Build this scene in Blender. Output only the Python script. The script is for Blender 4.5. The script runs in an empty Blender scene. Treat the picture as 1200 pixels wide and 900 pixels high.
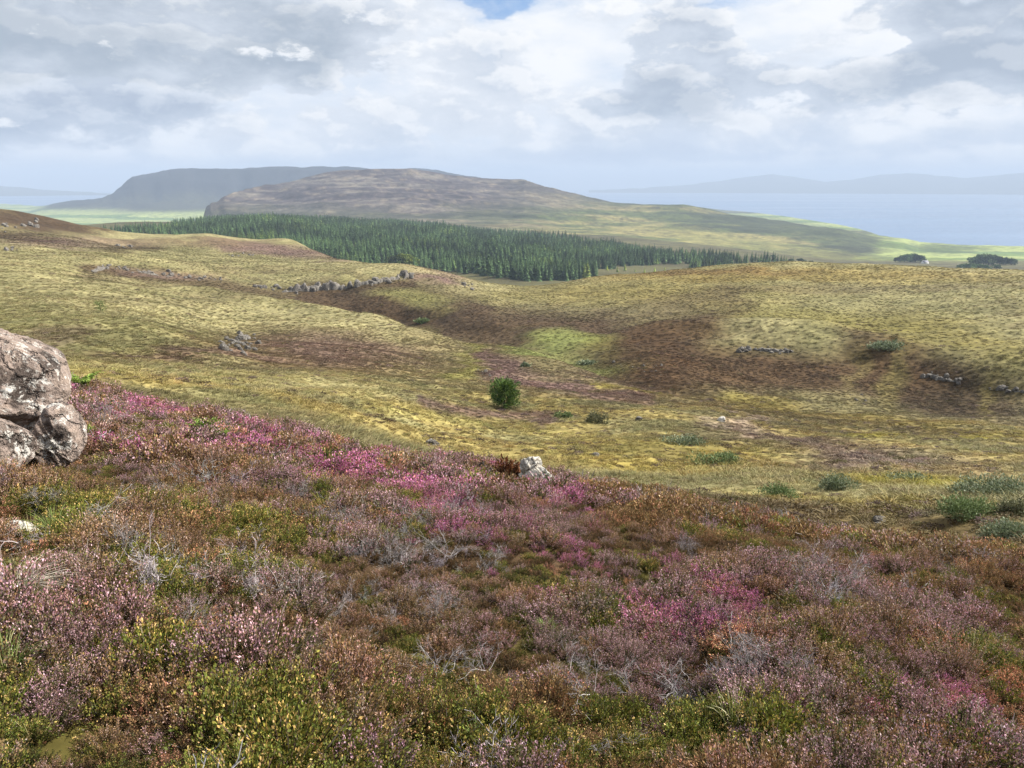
import bpy, math, random
import numpy as np
from mathutils import Vector, Matrix, Euler
R = math.radians
rng = np.random.default_rng(11)
random.seed(11)
scene = bpy.context.scene
COL = scene.collection

# ------------------------------------------------------------------ camera model
F = 890.0
PITCH = math.atan(236.0 / F)
CAMZ, EYE = 200.0, 1.65
SP, CP = math.sin(PITCH), math.cos(PITCH)

def ray(px, py):
    """bearing and tangent of elevation of a direction given on the photograph (1200x900)"""
    u = (np.asarray(px, float) - 600) / F
    v = (450 - np.asarray(py, float)) / F
    dy = CP + v * SP
    dz = -SP + v * CP
    return np.arctan2(u, dy), dz / np.hypot(u, dy)

def px_theta(px, py=330):
    return ray(px, py)[0]

def project(x, y, z):
    zz = z - CAMZ
    d = y * CP - zz * SP
    h = y * SP + zz * CP
    d = np.where(d > 0.05, d, 0.05)
    return 600 + F * x / d, 450 - F * h / d

# ------------------------------------------------------------------ noise
def _h(ix, iy, s):
    n = (ix.astype(np.int64) * 374761393 + iy.astype(np.int64) * 668265263 + s * 974711) & 0x7fffffff
    n = ((n ^ (n >> 13)) * 1274126177) & 0x7fffffff
    n = n ^ (n >> 16)
    return (n & 0xffff) / 65535.0

def vnoise(x, y, s=0):
    ix = np.floor(x); iy = np.floor(y)
    fx = x - ix; fy = y - iy
    ix = ix.astype(np.int64); iy = iy.astype(np.int64)
    fx = fx * fx * fx * (fx * (fx * 6 - 15) + 10); fy = fy * fy * fy * (fy * (fy * 6 - 15) + 10)
    a = _h(ix, iy, s); b = _h(ix + 1, iy, s); c = _h(ix, iy + 1, s); d = _h(ix + 1, iy + 1, s)
    return (a + (b - a) * fx + (c - a) * fy + (a - b - c + d) * fx * fy) * 2 - 1

def fbm(x, y, wl, octv=4, s=0, gain=.5):
    t = 0; a = 1; n = 0
    c, sn = .8, .6
    x = x / wl; y = y / wl
    for k in range(octv):
        t = t + a * vnoise(x, y, s + k * 17); n += a
        x, y = (c * x - sn * y) * 2.03 + 11.3, (sn * x + c * y) * 2.03 - 7.1
        a *= gain
    return t / n

def sstep(a, b, x):
    t = np.clip((x - a) / (b - a), 0, 1)
    return t * t * (3 - 2 * t)

def lerp(a, b, t):
    return a + (b - a) * t

# ------------------------------------------------------------------ terrain control points
P = []      # (theta, ln r, q)   q = (z - foot)/r
FOOT = CAMZ - EYE
def V(px, py, r):
    th, t = ray(px, py)
    P.append((float(th), math.log(r), float(t) + EYE / r))
def Z(px, r, z):            # a height below the eye
    P.append((float(px_theta(px)), math.log(r), (z + EYE) / r))
def brow(px, py, rb, near=(1.2, 2, 3.5, 6, 10)):
    th, t = ray(px, py)
    t = -float(t); b = EYE / rb ** 2; a = t - 2 * b * rb
    for r in list(near) + [rb]:
        if r <= rb: P.append((float(th), math.log(r), -(a + b * r)))
for a in ((-60, 452, 20), (20, 457, 19.5), (100, 464, 19), (200, 486, 17.5), (300, 505, 16), (400, 527, 15.5), (500, 547, 15), (600, 563, 15), (700, 576, 15.5), (800, 588, 17)):
    brow(*a)
for r, q in ((1.2, -.19), (2, -.20), (3.5, -.215), (6, -.24)):
    P.append((float(px_theta(930)), math.log(r), q)); P.append((float(px_theta(1080)), math.log(r), q - .015)); P.append((float(px_theta(1250)), math.log(r), q - .03))
for a in ((900, 630, 12), (900, 598, 18), (900, 560, 25), (900, 520, 38), (900, 495, 55), (900, 476, 80),
          (1050, 650, 11), (1050, 610, 16.5), (1050, 565, 26), (1050, 525, 40), (1050, 502, 56), (1050, 487, 76),
          (1200, 720, 7.5), (1200, 640, 12.5), (1200, 600, 18), (1200, 570, 25), (1200, 530, 38), (1200, 505, 58), (1200, 496, 80)): V(*a)
# moor below the heather bank
for a in ((800, 560, 24), (800, 520, 36), (800, 490, 52), (800, 470, 72), (800, 455, 92),
          (700, 548, 25), (700, 515, 36), (700, 490, 48), (700, 465, 66), (700, 445, 88), (700, 428, 112), (700, 410, 140),
          (600, 538, 27), (600, 518, 34), (600, 498, 43), (600, 480, 52), (600, 462, 63), (600, 440, 82), (610, 425, 102), (620, 405, 135), (620, 388, 165),
          (610, 370, 205), (600, 352, 245), (600, 338, 290),
          (480, 522, 25), (480, 500, 33), (480, 470, 45), (480, 445, 62), (480, 428, 82), (480, 415, 105), (500, 402, 127),
          (400, 500, 25), (400, 478, 32), (400, 450, 47), (400, 425, 70), (400, 405, 95), (400, 390, 125), (400, 373, 165),
          (300, 480, 25), (300, 465, 33), (300, 440, 49), (300, 422, 72), (290, 408, 90), (290, 392, 112), (300, 372, 150), (300, 356, 190),
          (200, 463, 27), (200, 440, 39), (200, 420, 54), (200, 398, 75), (200, 378, 104), (200, 358, 145), (200, 340, 200),
          (100, 440, 32), (100, 420, 44), (100, 400, 59), (100, 380, 79), (100, 360, 107), (100, 340, 147), (100, 325, 192),
          (0, 430, 34), (0, 405, 50), (0, 380, 75), (0, 355, 112), (0, 330, 165), (0, 310, 230), (0, 290, 310), (0, 272, 410)): V(*a)
# knoll edge and the hidden dip behind it
for a in ((460, 386, 148), (350, 362, 180)): V(*a)
for px, r, d in ((400, 198, 3.5), (460, 178, 3.5), (520, 150, 3), (350, 212, 2)):
    t = float(ray(px, {400: 373, 460: 386, 520: 402, 350: 360}[px])[1]); Z(px, r, t * r - d)
# slope with the crag
for a in ((420, 352, 240), (320, 348, 245), (480, 345, 250), (540, 372, 195), (540, 350, 240),
          (400, 339, 262), (480, 330, 270), (400, 327, 268), (480, 319, 276), (440, 332, 264), (320, 343, 262), (320, 336, 268), (210, 330, 262), (210, 321, 270), (120, 318, 255), (120, 309, 262),
          (400, 316, 300), (300, 318, 300), (300, 304, 350), (400, 304, 345), (470, 314, 325), (520, 321, 315), (570, 330, 305),
          (200, 305, 320), (200, 295, 370), (100, 296, 320), (100, 284, 380),
          (20, 253, 520), (60, 259, 510), (100, 267, 490), (140, 272, 480), (180, 277, 465), (240, 274, 455), (300, 281, 445), (340, 281, 440), (375, 296, 410), (-40, 250, 520)): V(*a)
for px, r in ((150, 425), (230, 410), (290, 400), (340, 392)):
    V(px, {150: 288, 230: 292, 290: 296, 340: 300}[px], r)
# the broad hump on the far side
for a in ((700, 385, 175), (700, 360, 215), (700, 340, 270), (690, 326, 330), (780, 319, 345), (860, 313, 350), (940, 312, 345), (1020, 315, 340), (1100, 319, 330), (1200, 324, 315),
          (780, 425, 115), (780, 400, 145), (780, 370, 190), (780, 345, 240),
          (880, 345, 230), (880, 368, 185), (880, 390, 155), (880, 405, 143), (880, 420, 133), (880, 445, 117), (880, 461, 106),
          (980, 345, 225), (980, 375, 172), (980, 395, 150), (980, 420, 135), (980, 455, 116), (980, 474, 102),
          (1080, 350, 215), (1080, 390, 158), (1080, 425, 136), (1080, 442, 129), (1080, 468, 115), (1080, 487, 99),
          (1200, 345, 205), (1200, 385, 158), (1200, 430, 130), (1200, 455, 121), (1200, 475, 110), (1200, 493, 96)): V(*a)
# hidden valley and the forest shelf
for px, r, z in ((600, 400, -62), (700, 420, -64), (800, 430, -62), (900, 430, -62), (1000, 430, -62), (1100, 430, -66), (1200, 430, -72), (520, 420, -60), (420, 450, -58), (300, 560, -52), (150, 620, -50), (0, 680, -50), (-40, 620, -46),
                 (620, 560, -76), (800, 600, -80), (1000, 650, -95), (1200, 650, -110),
                 (560, 700, -80), (640, 700, -84), (720, 780, -88), (800, 850, -92), (900, 850, -95), (450, 760, -76), (350, 850, -66), (250, 950, -60), (150, 1100, -58), (0, 1100, -58),
                 (150, 1500, -70), (300, 1500, -68), (450, 1550, -84), (550, 1450, -91), (650, 1350, -98), (750, 1200, -102), (850, 1100, -100), (920, 1000, -98), (1000, 1000, -112),
                 (900, 1400, -118), (800, 1500, -112), (950, 1700, -150), (700, 1700, -104), (500, 1700, -90), (300, 1700, -82), (150, 1750, -100), (0, 1700, -90)): Z(px, r, z)
for a in ((1050, 316, 1250), (1130, 320, 1150), (1200, 320, 1150), (1050, 303, 1700), (1130, 306, 1600), (1200, 305, 1600), (1200, 300, 1800)): V(*a)
# extend sideways
for th, px in ((-.85, 0), (.85, 1200)):
    t0 = float(px_theta(px))
    src = [p for p in P if abs(p[0] - t0) < .05]
    P += [(th, p[1], p[2]) for p in src]
P = np.array(P)
def phi(d2): return .5 * d2 * np.log(d2 + 1e-12)
SC = 2.2      # bearing is stretched against ln r
A = np.stack([P[:, 0] * SC, P[:, 1]], 1)
n = len(A)
K = phi(((A[:, None] - A[None]) ** 2).sum(-1)) + np.eye(n) * 2e-4
PM = np.concatenate([np.ones((n, 1)), A], 1)
M_ = np.block([[K, PM], [PM.T, np.zeros((3, 3))]])
W = np.linalg.solve(M_, np.concatenate([P[:, 2], np.zeros(3)]))
CT = np.linspace(-.95, .95, 330); CR = np.linspace(math.log(.5), math.log(1800), 520)
def rbf(th, lr):
    out = np.zeros(th.shape)
    for k in range(n):
        out += W[k] * phi((th * SC - A[k, 0]) ** 2 + (lr - A[k, 1]) ** 2)
    return out + W[n] + W[n + 1] * th * SC + W[n + 2] * lr
g_t, g_r = np.meshgrid(CT, CR)
QC = rbf(g_t, g_r)

def cubw(xs, grid):
    """rows of Catmull-Rom weights (indices, weights)"""
    s = (xs - grid[0]) / (grid[1] - grid[0]); s = np.clip(s, 0, len(grid) - 1.0001)
    i = np.floor(s).astype(int); f = s - i
    idx = np.clip(np.stack([i - 1, i, i + 1, i + 2], -1), 0, len(grid) - 1)
    w = np.stack([-.5 * f + f ** 2 - .5 * f ** 3, 1 - 2.5 * f ** 2 + 1.5 * f ** 3, .5 * f + 2 * f ** 2 - 1.5 * f ** 3, -.5 * f ** 2 + .5 * f ** 3], -1)
    return idx, w

# ------------------------------------------------------------------ far hills
def silh(pts):
    th, t = ray(np.array([p[0] for p in pts], float), np.array([p[1] for p in pts], float))
    return th, t
MH = silh([(236, 254), (246, 240), (262, 229), (290, 222), (330, 212), (380, 202), (430, 199), (480, 199), (520, 204), (560, 208), (600, 211), (615, 211), (640, 218), (680, 228), (720, 236), (760, 241), (800, 243), (850, 251), (900, 259), (950, 265), (985, 270), (1010, 278), (1040, 284), (1075, 290)])
LM = silh([(30, 250), (60, 241), (85, 236), (112, 233), (130, 228), (143, 217), (155, 206), (170, 203), (200, 198), (250, 198), (290, 195), (340, 195), (420, 197), (500, 199), (600, 215), (700, 240), (760, 250)])

def smax(a, b, k):
    h = np.clip(.5 + .5 * (a - b) / k, 0, 1)
    return b + (a - b) * h + k * h * (1 - h)

def base_height(th, r):
    """smooth terrain height in metres above the sea; th, r: arrays shaped (nr, nt)"""
    thc = np.clip(th, -.93, .93)
    lr = np.log(np.minimum(r, 1790))
    it, wt = cubw(thc[0], CT); ir, wr = cubw(lr[:, 0], CR)
    q = np.zeros(th.shape)
    for a in range(4):
        row = QC[ir[:, a]]
        acc = np.zeros(th.shape)
        for b in range(4):
            acc += row[:, it[:, b]] * wt[None, :, b]
        q += acc * wr[:, a][:, None]
    # behind the viewer the hillside carries on upward
    back = sstep(.95, 1.9, np.abs(th))
    q = q * (1 - back) + .06 * back
    z = FOOT + q * np.minimum(r, 1790)
    tpx = th
    zr = [CAMZ + 2620 * float(ray(a, b)[1]) for a, b in ((1040, 285), (1100, 287), (1200, 291))]
    far_t = np.interp(tpx, [px_theta(-200), px_theta(150), px_theta(245), px_theta(330), px_theta(900), px_theta(1040), px_theta(1200), .85],
                      [12, 12, 14, 20, 20, zr[0], zr[2], zr[2]])
    k = sstep(1500, 2500, r)
    kr = sstep(1500, 2100, r)
    z = z * (1 - k) + far_t * k
    # sea bed
    coast = np.interp(tpx, [px_theta(-300), px_theta(20), px_theta(60), px_theta(700), px_theta(1000), px_theta(1040), px_theta(1100), px_theta(1200), .9],
                      [9500, 8500, 7600, 7600, 3400, 2760, 2720, 2680, 2650])
    coast = coast * (1 + .02 * vnoise(th * 30, r * 0, 5))
    z = lerp(z, -12., sstep(0, .05, r / coast - 1))
    z = np.where(r > coast * 1.05, -12, z)
    # middle hill
    t_c = np.interp(th, *MH, left=-.2, right=-.2)
    rc = np.interp(th, [px_theta(236), px_theta(330), px_theta(600), px_theta(1040)], [2500, 3000, 3050, 2350])
    rf = np.interp(th, [px_theta(236), px_theta(330), px_theta(600), px_theta(1040)], [2150, 1800, 1720, 1800])
    zc = CAMZ + t_c * rc
    t = (r - rf) / (rc - rf)
    prof = np.where(t < 1, np.clip(t, 0, 1) ** .85 * .9 + .1 * np.clip(t, 0, 1) ** 2, 1 - np.clip((t - 1) / 1.1, 0, 1.5) ** 1.6)
    inside = sstep(px_theta(228), px_theta(252), th) * (1 - sstep(px_theta(1050), px_theta(1080), th))
    fz = z
    hz = lerp(fz, np.maximum(zc, fz), np.clip(prof, -.3, 1))
    z = np.where((t > 0) & (prof > 0), lerp(fz, hz, inside), fz)
    # long table mountain behind
    t_l = np.interp(th, *LM, left=-.2, right=-.2)
    rc2, rf2 = 6000., 4700.
    zc2 = CAMZ + t_l * rc2
    t = (r - rf2) / (rc2 - rf2)
    tt = np.clip(t, 0, 1)
    prof = np.where(t < 1, .42 * tt ** .9 + .58 * sstep(.55, 1.0, tt + .05 * vnoise(th * 60, r / 700, 3)), 1 - np.clip((t - 1) / 1.2, 0, 1.5) ** 2)
    ins = sstep(px_theta(20), px_theta(60), th) * (1 - sstep(px_theta(740), px_theta(800), th))
    z = np.where((t > 0) & (prof > 0), lerp(z, np.maximum(zc2, z), np.clip(prof, 0, 1) * ins), z)
    return z

def roughness(x, y, r, th, z):
    """hummocks, terraces and gullies on top of the smooth form"""
    d = np.zeros(x.shape)
    sp = .0065 * r
    for k, (wl, amp, s) in enumerate(((1.1, .075, 1), (2.3, .12, 2), (5.5, .26, 3), (13, .5, 4), (31, .85, 6), (70, 1.0, 7))):
        f = 1 - sstep(wl * .25, wl * .6, sp)
        lowr = 1 if wl < 10 else sstep(wl * .8, wl * 3, r)
        n_ = fbm(x, y, wl, 2, s * 31)
        d = d + amp * n_ * f * lowr
    # the winding gully, and the lips of the knolls and of the heather bank
    def line_d(pts):
        best = np.full(x.shape, 1e9); q_ = [(r_ * math.sin(float(ray(a, b)[0])), r_ * math.cos(float(ray(a, b)[0]))) for a, b, r_ in pts]
        for (x0, y0), (x1, y1) in zip(q_[:-1], q_[1:]):
            dx, dy = x1 - x0, y1 - y0; t = np.clip(((x - x0) * dx + (y - y0) * dy) / (dx * dx + dy * dy), 0, 1)
            best = np.minimum(best, np.hypot(x - x0 - t * dx, y - y0 - t * dy))
        return best * (1 + .25 * vnoise(x / 9, y / 9, 47))
    d = d - 2.2 * np.exp(-(line_d([(400, 356, 232), (500, 362, 212), (580, 385, 168), (650, 405, 134), (740, 445, 104), (860, 470, 90), (1000, 486, 85), (1150, 492, 84)]) / 7) ** 2)
    d = d + 2.6 * np.exp(-(line_d([(770, 395, 158), (870, 395, 154), (960, 398, 150), (1050, 415, 139), (1130, 437, 131), (1230, 440, 127)]) / 9) ** 2)
    d = d + 1.9 * np.exp(-(line_d([(250, 352, 200), (340, 362, 182), (420, 374, 162), (500, 396, 134)]) / 9) ** 2)
    d = d + 2.2 * np.exp(-(line_d([(-30, 262, 480), (60, 266, 480), (110, 272, 470)]) / 14) ** 2) + 1.6 * np.exp(-(line_d([(130, 285, 430), (200, 284, 440), (260, 286, 430)]) / 12) ** 2)
    # far ground: larger lumps and terraces
    fk = sstep(1700, 2300, r)
    hill = sstep(20, 80, z) * fk
    tz = fbm(x * .45 + 900, y + z * 6, 260, 5, 77, .55)
    d = d + fk * hill * (tz * 15 + 5 * np.abs(fbm(x * .4, y + z * 8, 90, 3, 79)))
    far = sstep(4300, 5200, r) * hill
    d = d + far * (fbm(x, y * .3, 330, 4, 91) * 22 - 6 * np.abs(fbm(x, y * .25, 120, 3, 92)))
    d = d + sstep(420, 700, r) * (1 - fk) * fbm(x, y, 120, 3, 55) * 3
    return d * sstep(1.0, 2.5, r) * np.where(z < 2, .15, 1)

# polar grid, fine ahead, coarse behind
NT_F = 1360
th_f = np.linspace(-R(62), R(62), NT_F)
th_b = np.concatenate([np.linspace(R(62), R(180), 60)[1:], np.linspace(-R(180), -R(62), 60)[1:-1]])
TH = np.concatenate([th_f, th_b]); NT = len(TH)
lr_ = np.concatenate([np.linspace(math.log(.45), math.log(130), 560), np.linspace(math.log(130), math.log(520), 420)[1:],
                      np.linspace(math.log(520), math.log(7500), 380)[1:], np.linspace(math.log(7500), math.log(21000), 24)[1:]])
RR = np.exp(lr_); NR = len(RR)
gt, gr = np.meshgrid(TH, RR)
GX = gr * np.sin(gt); GY = gr * np.cos(gt)
ZB = base_height(gt, gr)
GZ = ZB + roughness(GX, GY, gr, gt, ZB)

def height(x, y):
    """height of the built sheet (fine sector)"""
    x = np.asarray(x, float); y = np.asarray(y, float)
    r = np.hypot(x, y); th = np.clip(np.arctan2(x, y), th_f[0], th_f[-1])
    a = np.interp(np.log(np.maximum(r, .46)), lr_, np.arange(NR)); a = np.clip(a, 0, NR - 1.001)
    b = (th - th_f[0]) / (th_f[1] - th_f[0]); b = np.clip(b, 0, NT_F - 1.001)
    i = a.astype(int); j = b.astype(int); u = a - i; v = b - j
    return GZ[i, j] * (1 - u) * (1 - v) + GZ[i + 1, j] * u * (1 - v) + GZ[i, j + 1] * (1 - u) * v + GZ[i + 1, j + 1] * u * v

def ground_at(px, py, rmin=1.0, rmax=9000):
    """where the sight line through a point of the photograph first meets the ground"""
    th, t = ray(px, py)
    th = float(th); t = float(t)
    rs = np.exp(np.linspace(math.log(rmin), math.log(rmax), 6000))
    xs = rs * math.sin(th); ys = rs * math.cos(th)
    zz = height(xs, ys); d = CAMZ + t * rs - zz
    k = np.argmax(d < 0)
    if d[k] >= 0: k = int(np.argmin(np.abs(d / rs)))
    return Vector((float(xs[k]), float(ys[k]), float(zz[k])))

# ------------------------------------------------------------------ node helpers
class NT_:
    def __init__(s, tree): s.t = tree; s.n = tree.nodes; s.l = tree.links
    def put(s, sock, v):
        if isinstance(v, bpy.types.NodeSocket): s.l.new(v, sock)
        elif v is not None:
            if hasattr(sock.default_value, '__len__') and not hasattr(v, '__len__'): v = [v] * len(sock.default_value)
            if hasattr(sock.default_value, '__len__') and len(sock.default_value) == 4 and len(v) == 3: v = (*v, 1)
            sock.default_value = v
    def m(s, op, a, b=None, c=None, clamp=False):
        n = s.n.new('ShaderNodeMath'); n.operation = op; n.use_clamp = clamp
        for i, v in enumerate((a, b, c)):
            if v is not None: s.put(n.inputs[i], v)
        return n.outputs[0]
    def v(s, op, a, b=None, sc=None):
        n = s.n.new('ShaderNodeVectorMath'); n.operation = op
        s.put(n.inputs[0], a)
        if b is not None: s.put(n.inputs[1], b)
        if sc is not None: s.put(n.inputs['Scale'], sc)
        return n.outputs['Value'] if op in ('DOT_PRODUCT', 'LENGTH') else n.outputs[0]
    def noise(s, vec, scale, detail=4, rough=.5, dist=0, col=False):
        n = s.n.new('ShaderNodeTexNoise'); s.put(n.inputs['Vector'], vec); s.put(n.inputs['Scale'], scale)
        n.inputs['Detail'].default_value = detail; n.inputs['Roughness'].default_value = rough; n.inputs['Distortion'].default_value = dist
        return n.outputs['Color' if col else 'Fac']
    def voro(s, vec, scale, feat='F1', out='Distance'):
        n = s.n.new('ShaderNodeTexVoronoi'); n.feature = feat; s.put(n.inputs['Vector'], vec); s.put(n.inputs['Scale'], scale)
        return n.outputs[out]
    def mix(s, f, a, b, mode='MIX'):
        n = s.n.new('ShaderNodeMix'); n.data_type = 'RGBA'; n.blend_type = mode
        s.put(n.inputs[0], f); s.put(n.inputs[6], a); s.put(n.inputs[7], b)
        return n.outputs[2]
    def rng(s, x, a, b, c=0, d=1, smooth=True):
        n = s.n.new('ShaderNodeMapRange'); n.interpolation_type = 'SMOOTHSTEP' if smooth else 'LINEAR'
        for i, v in enumerate((x, a, b, c, d)): s.put(n.inputs[i], v)
        return n.outputs[0]
    def attr(s, name, kind='GEOMETRY', out='Color'):
        n = s.n.new('ShaderNodeAttribute'); n.attribute_name = name; n.attribute_type = kind
        return n.outputs[out]
    def bump(s, h, strength, dist):
        n = s.n.new('ShaderNodeBump'); s.put(n.inputs['Height'], h); s.put(n.inputs['Strength'], strength); s.put(n.inputs['Distance'], dist)
        return n.outputs[0]
    def obj(s): return s.n.new('ShaderNodeTexCoord').outputs['Object']

def material(name, rough=.85, spec=.2):
    m = bpy.data.materials.new(name); m.use_nodes = True
    t = NT_(m.node_tree); p = m.node_tree.nodes['Principled BSDF']
    p.inputs['Roughness'].default_value = rough; p.inputs['Specular IOR Level'].default_value = spec
    return m, t, p

def lin(r, g, b, k=1.0):
    f = lambda c: (c / 255 / 12.92 if c <= 10 else ((c / 255 + .055) / 1.055) ** 2.4) * k
    return np.array([f(r), f(g), f(b)])

# ------------------------------------------------------------------ painting the vegetation of the ground
GAIN = .50
def C(r, g, b): return lin(r, g, b, GAIN)

PX, PY = project(GX, GY, ZB)
ahead = (np.abs(gt) < R(60))
PX = np.where(ahead, PX, np.sign(gt) * 3000)
wx = fbm(GX, GY, 9, 4, 201); wy = fbm(GX + 300, GY, 9, 4, 202)
wb = fbm(GX, GY, 60, 4, 203)
# the borders wander, more in far ground where a metre covers fewer picture points
wig = np.clip(60 / gr, .12, 3)
WX = PX + wx * 45 * np.clip(wig, .5, 1.6) + wb * 14
WY = PY + wy * 11 * np.clip(wig, .4, 2) + wb * 3

def ell(cx, cy, rx, ry, ang=0, soft=.55, rmin=0, rmax=1e5):
    c, s_ = math.cos(R(ang)), math.sin(R(ang))
    dx, dy = WX - cx, WY - cy
    u = (dx * c + dy * s_) / rx; v = (-dx * s_ + dy * c) / ry
    m = 1 - sstep(1 - soft, 1 + soft, np.sqrt(u * u + v * v))
    return m * (gr > rmin) * (gr < rmax)
def ribbon(pts, w, soft=.75, rmin=0, rmax=1e5):
    best = np.full(WX.shape, 1e9)
    for (x0, y0, *_), (x1, y1, *_) in zip(pts[:-1], pts[1:]):
        dx, dy = x1 - x0, y1 - y0
        t = np.clip(((WX - x0) * dx + (WY - y0) * dy) / (dx * dx + dy * dy), 0, 1)
        best = np.minimum(best, np.hypot(WX - x0 - t * dx, WY - y0 - t * dy))
    return (1 - sstep(w * (1 - soft), w * (1 + soft), best)) * (gr > rmin) * (gr < rmax)

n1 = fbm(GX, GY, 3.2, 4, 210); n2 = fbm(GX, GY, 14, 4, 211); n3 = fbm(GX, GY, 45, 4, 212); n0 = fbm(GX, GY, 1.1, 3, 209)
def var(c, a): return c[None, None, :] * a[..., None]
def blend(col, c, m): return col * (1 - m[..., None]) + c * m[..., None]
YEL = C(173, 163, 116); OLV = C(153, 146, 98); BRN = C(122, 102, 72); DRK = C(92, 74, 53); GRN = C(148, 158, 86); PUR = C(132, 104, 98); STR = C(196, 182, 126); RUST = C(140, 92, 52)
col = np.ones(GX.shape + (3,)) * OLV
col = blend(col, YEL, sstep(-.35, .45, n2 * .6 + n1 * .4) * .8)
col = blend(col, BRN, sstep(.12, .42, fbm(GX + 50, GY, 7, 4, 220) + .3 * n3) * .32)
# yellow moor right below the bank
m = ((PY > 430) & (gr > 20)) * 1.0
col = blend(col, C(180, 158, 88), sstep(-.3, .3, n1) * .6 * sstep(22, 30, gr) * (1 - sstep(60, 95, gr)))
L = []
def E(c, *a, k=1, **kw): L.append((c, ell(*a, **kw) * k))
def Rb(c, *a, k=1, **kw): L.append((c, ribbon(*a, **kw) * k))
# left hills
E(OLV, 60, 400, 220, 40, 0, rmin=22)
E(YEL, 260, 372, 170, 14, 4, rmin=22, k=.7)
E(DRK, 190, 350, 120, 5, 0, k=.4, rmin=22)
E(BRN, 360, 415, 130, 26, 4, k=.9, rmin=22); E(PUR, 400, 408, 85, 16, 5, k=.6, rmin=22)
E(BRN, 250, 430, 140, 12, 2, k=.65, rmin=22); E(PUR, 260, 424, 110, 5, 2, k=.5, rmin=22)
E(YEL, 205, 432, 70, 5, 0, k=.7, rmin=22)
E(BRN, 140, 425, 90, 10, 3, k=.6, rmin=22); E(PUR, 70, 395, 40, 7, 0, k=.4, rmin=22)
E(YEL, 350, 455, 190, 14, 4, k=.6, rmin=22)
Rb(DRK, [(470, 352), (520, 372), (600, 386), (700, 388), (780, 425)], 24, k=1, rmin=60)
Rb(DRK, [(360, 350), (470, 358), (560, 372)], 18, k=1, rmin=185)
Rb(DRK, [(100, 318), (220, 332), (330, 342), (480, 335)], 7, k=.85, rmin=150)
E(PUR, 190, 322, 60, 5, 4, k=.6, rmin=150); E(BRN, 250, 318, 130, 4, 0, k=.3, rmin=150)
E(PUR, 510, 322, 42, 12, 12, k=.9, rmin=200); E(YEL, 430, 312, 90, 7, 4, k=.8, rmin=250); E(YEL, 560, 333, 34, 6, 10, rmin=230, k=.8)
E(C(146, 142, 84), 485, 352, 44, 9, 5, soft=.7, k=.75, rmin=200); E(C(140, 138, 66), 492, 378, 20, 5, 0, rmin=150, k=.8)
E(DRK, 50, 262, 90, 12, 6, k=1, rmin=380); E(DRK, 20, 278, 70, 6, 6, k=.9, rmin=300); E(PUR, 320, 292, 90, 8, 6, k=.85, rmin=330); E(PUR, 100, 285, 100, 6, 0, k=.5, rmin=300)
E(BRN, 220, 283, 90, 5, 0, k=.5, rmin=300); E(YEL, 190, 275, 70, 4, 0, k=.6, rmin=400)
E(YEL, 100, 350, 190, 12, 3, k=.4, rmin=22)
E(DRK, 430, 366, 90, 13, 6, k=.95, rmin=183); E(YEL, 400, 378, 80, 7, 8, k=.8, rmin=60, rmax=175); E(YEL, 480, 396, 50, 6, 18, k=.7, rmin=60, rmax=160)
E(DRK, 350, 354, 60, 6, 4, k=.8, rmin=212); E(DRK, 150, 292, 40, 4, 0, k=.8, rmin=300); E(YEL, 170, 279, 60, 4, 0, k=.7, rmin=380); E(YEL, 260, 276, 60, 3, 0, k=.7, rmin=380)
# valley floor
E(BRN, 640, 440, 200, 45, 6, k=.55, rmin=60)
E(GRN, 665, 397, 40, 9, 6, soft=.7, k=.7, rmin=60); E(GRN, 635, 413, 85, 8, 6, soft=.8, k=.75, rmin=60); E(C(164, 166, 84), 720, 408, 34, 9, 15, soft=.7, k=.8, rmin=60); E(GRN, 700, 425, 40, 6, 3, k=.8, rmin=60)
E(C(150, 150, 66), 560, 425, 24, 20, 40, k=.5, rmin=60); E(C(165, 160, 80), 560, 405, 40, 4, 0, k=.6, rmin=60)
Rb(PUR, [(560, 420), (610, 440), (690, 460), (760, 468)], 9, k=.9, rmin=50)
E(PUR, 720, 440, 60, 8, 5, k=.4, rmin=50)
Rb(PUR, [(490, 476), (560, 485), (640, 492)], 5, k=.8, rmin=30)
Rb(C(178, 164, 98), [(440, 482), (560, 496), (700, 506), (800, 505)], 6, k=.8, rmin=26)
Rb(C(174, 162, 102), [(230, 448), (330, 458), (440, 470)], 6, k=.6, rmin=24)
# the hump
E(OLV, 960, 350, 260, 30, 0, k=.6, rmin=100); E(C(150, 134, 70), 760, 345, 170, 14, 0, k=.6, rmin=160); E(C(160, 138, 72), 900, 322, 260, 9, 0, k=.7, rmin=200)
E(C(122, 92, 52), 830, 318, 110, 4, 0, k=.6, rmin=250); E(BRN, 950, 340, 90, 5, 0, k=.4, rmin=180); E(BRN, 1100, 335, 120, 4, 0, k=.4, rmin=180)
Rb(DRK, [(700, 375), (790, 362), (860, 345)], 12, k=.55, rmin=120)
Rb(DRK, [(740, 408), (840, 375), (880, 352)], 10, k=.6, rmin=120)
E(C(92, 68, 44), 890, 437, 175, 25, 5, k=.95, rmin=80); E(C(92, 68, 42), 780, 400, 80, 26, -15, k=.85, rmin=80)
E(C(76, 56, 36), 1110, 465, 130, 25, 8, k=.9, rmin=80); E(C(92, 68, 42), 1040, 425, 60, 30, 20, k=.8, rmin=80)
E(C(140, 128, 66), 1120, 405, 110, 28, 14, k=.8, rmin=100); E(C(146, 136, 70), 960, 378, 110, 16, 5, k=.7, rmin=120)
E(C(128, 116, 66), 1050, 455, 14, 30, 25, k=.7, rmin=80); E(C(120, 106, 64), 1000, 440, 12, 28, 25, k=.6, rmin=80); E(C(132, 118, 66), 1162, 470, 8, 24, 10, k=.7, rmin=80)
Rb(C(178, 164, 84), [(700, 452), (840, 462), (960, 482), (1080, 497), (1210, 506)], 4.5, k=.8, rmin=50)
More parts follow.
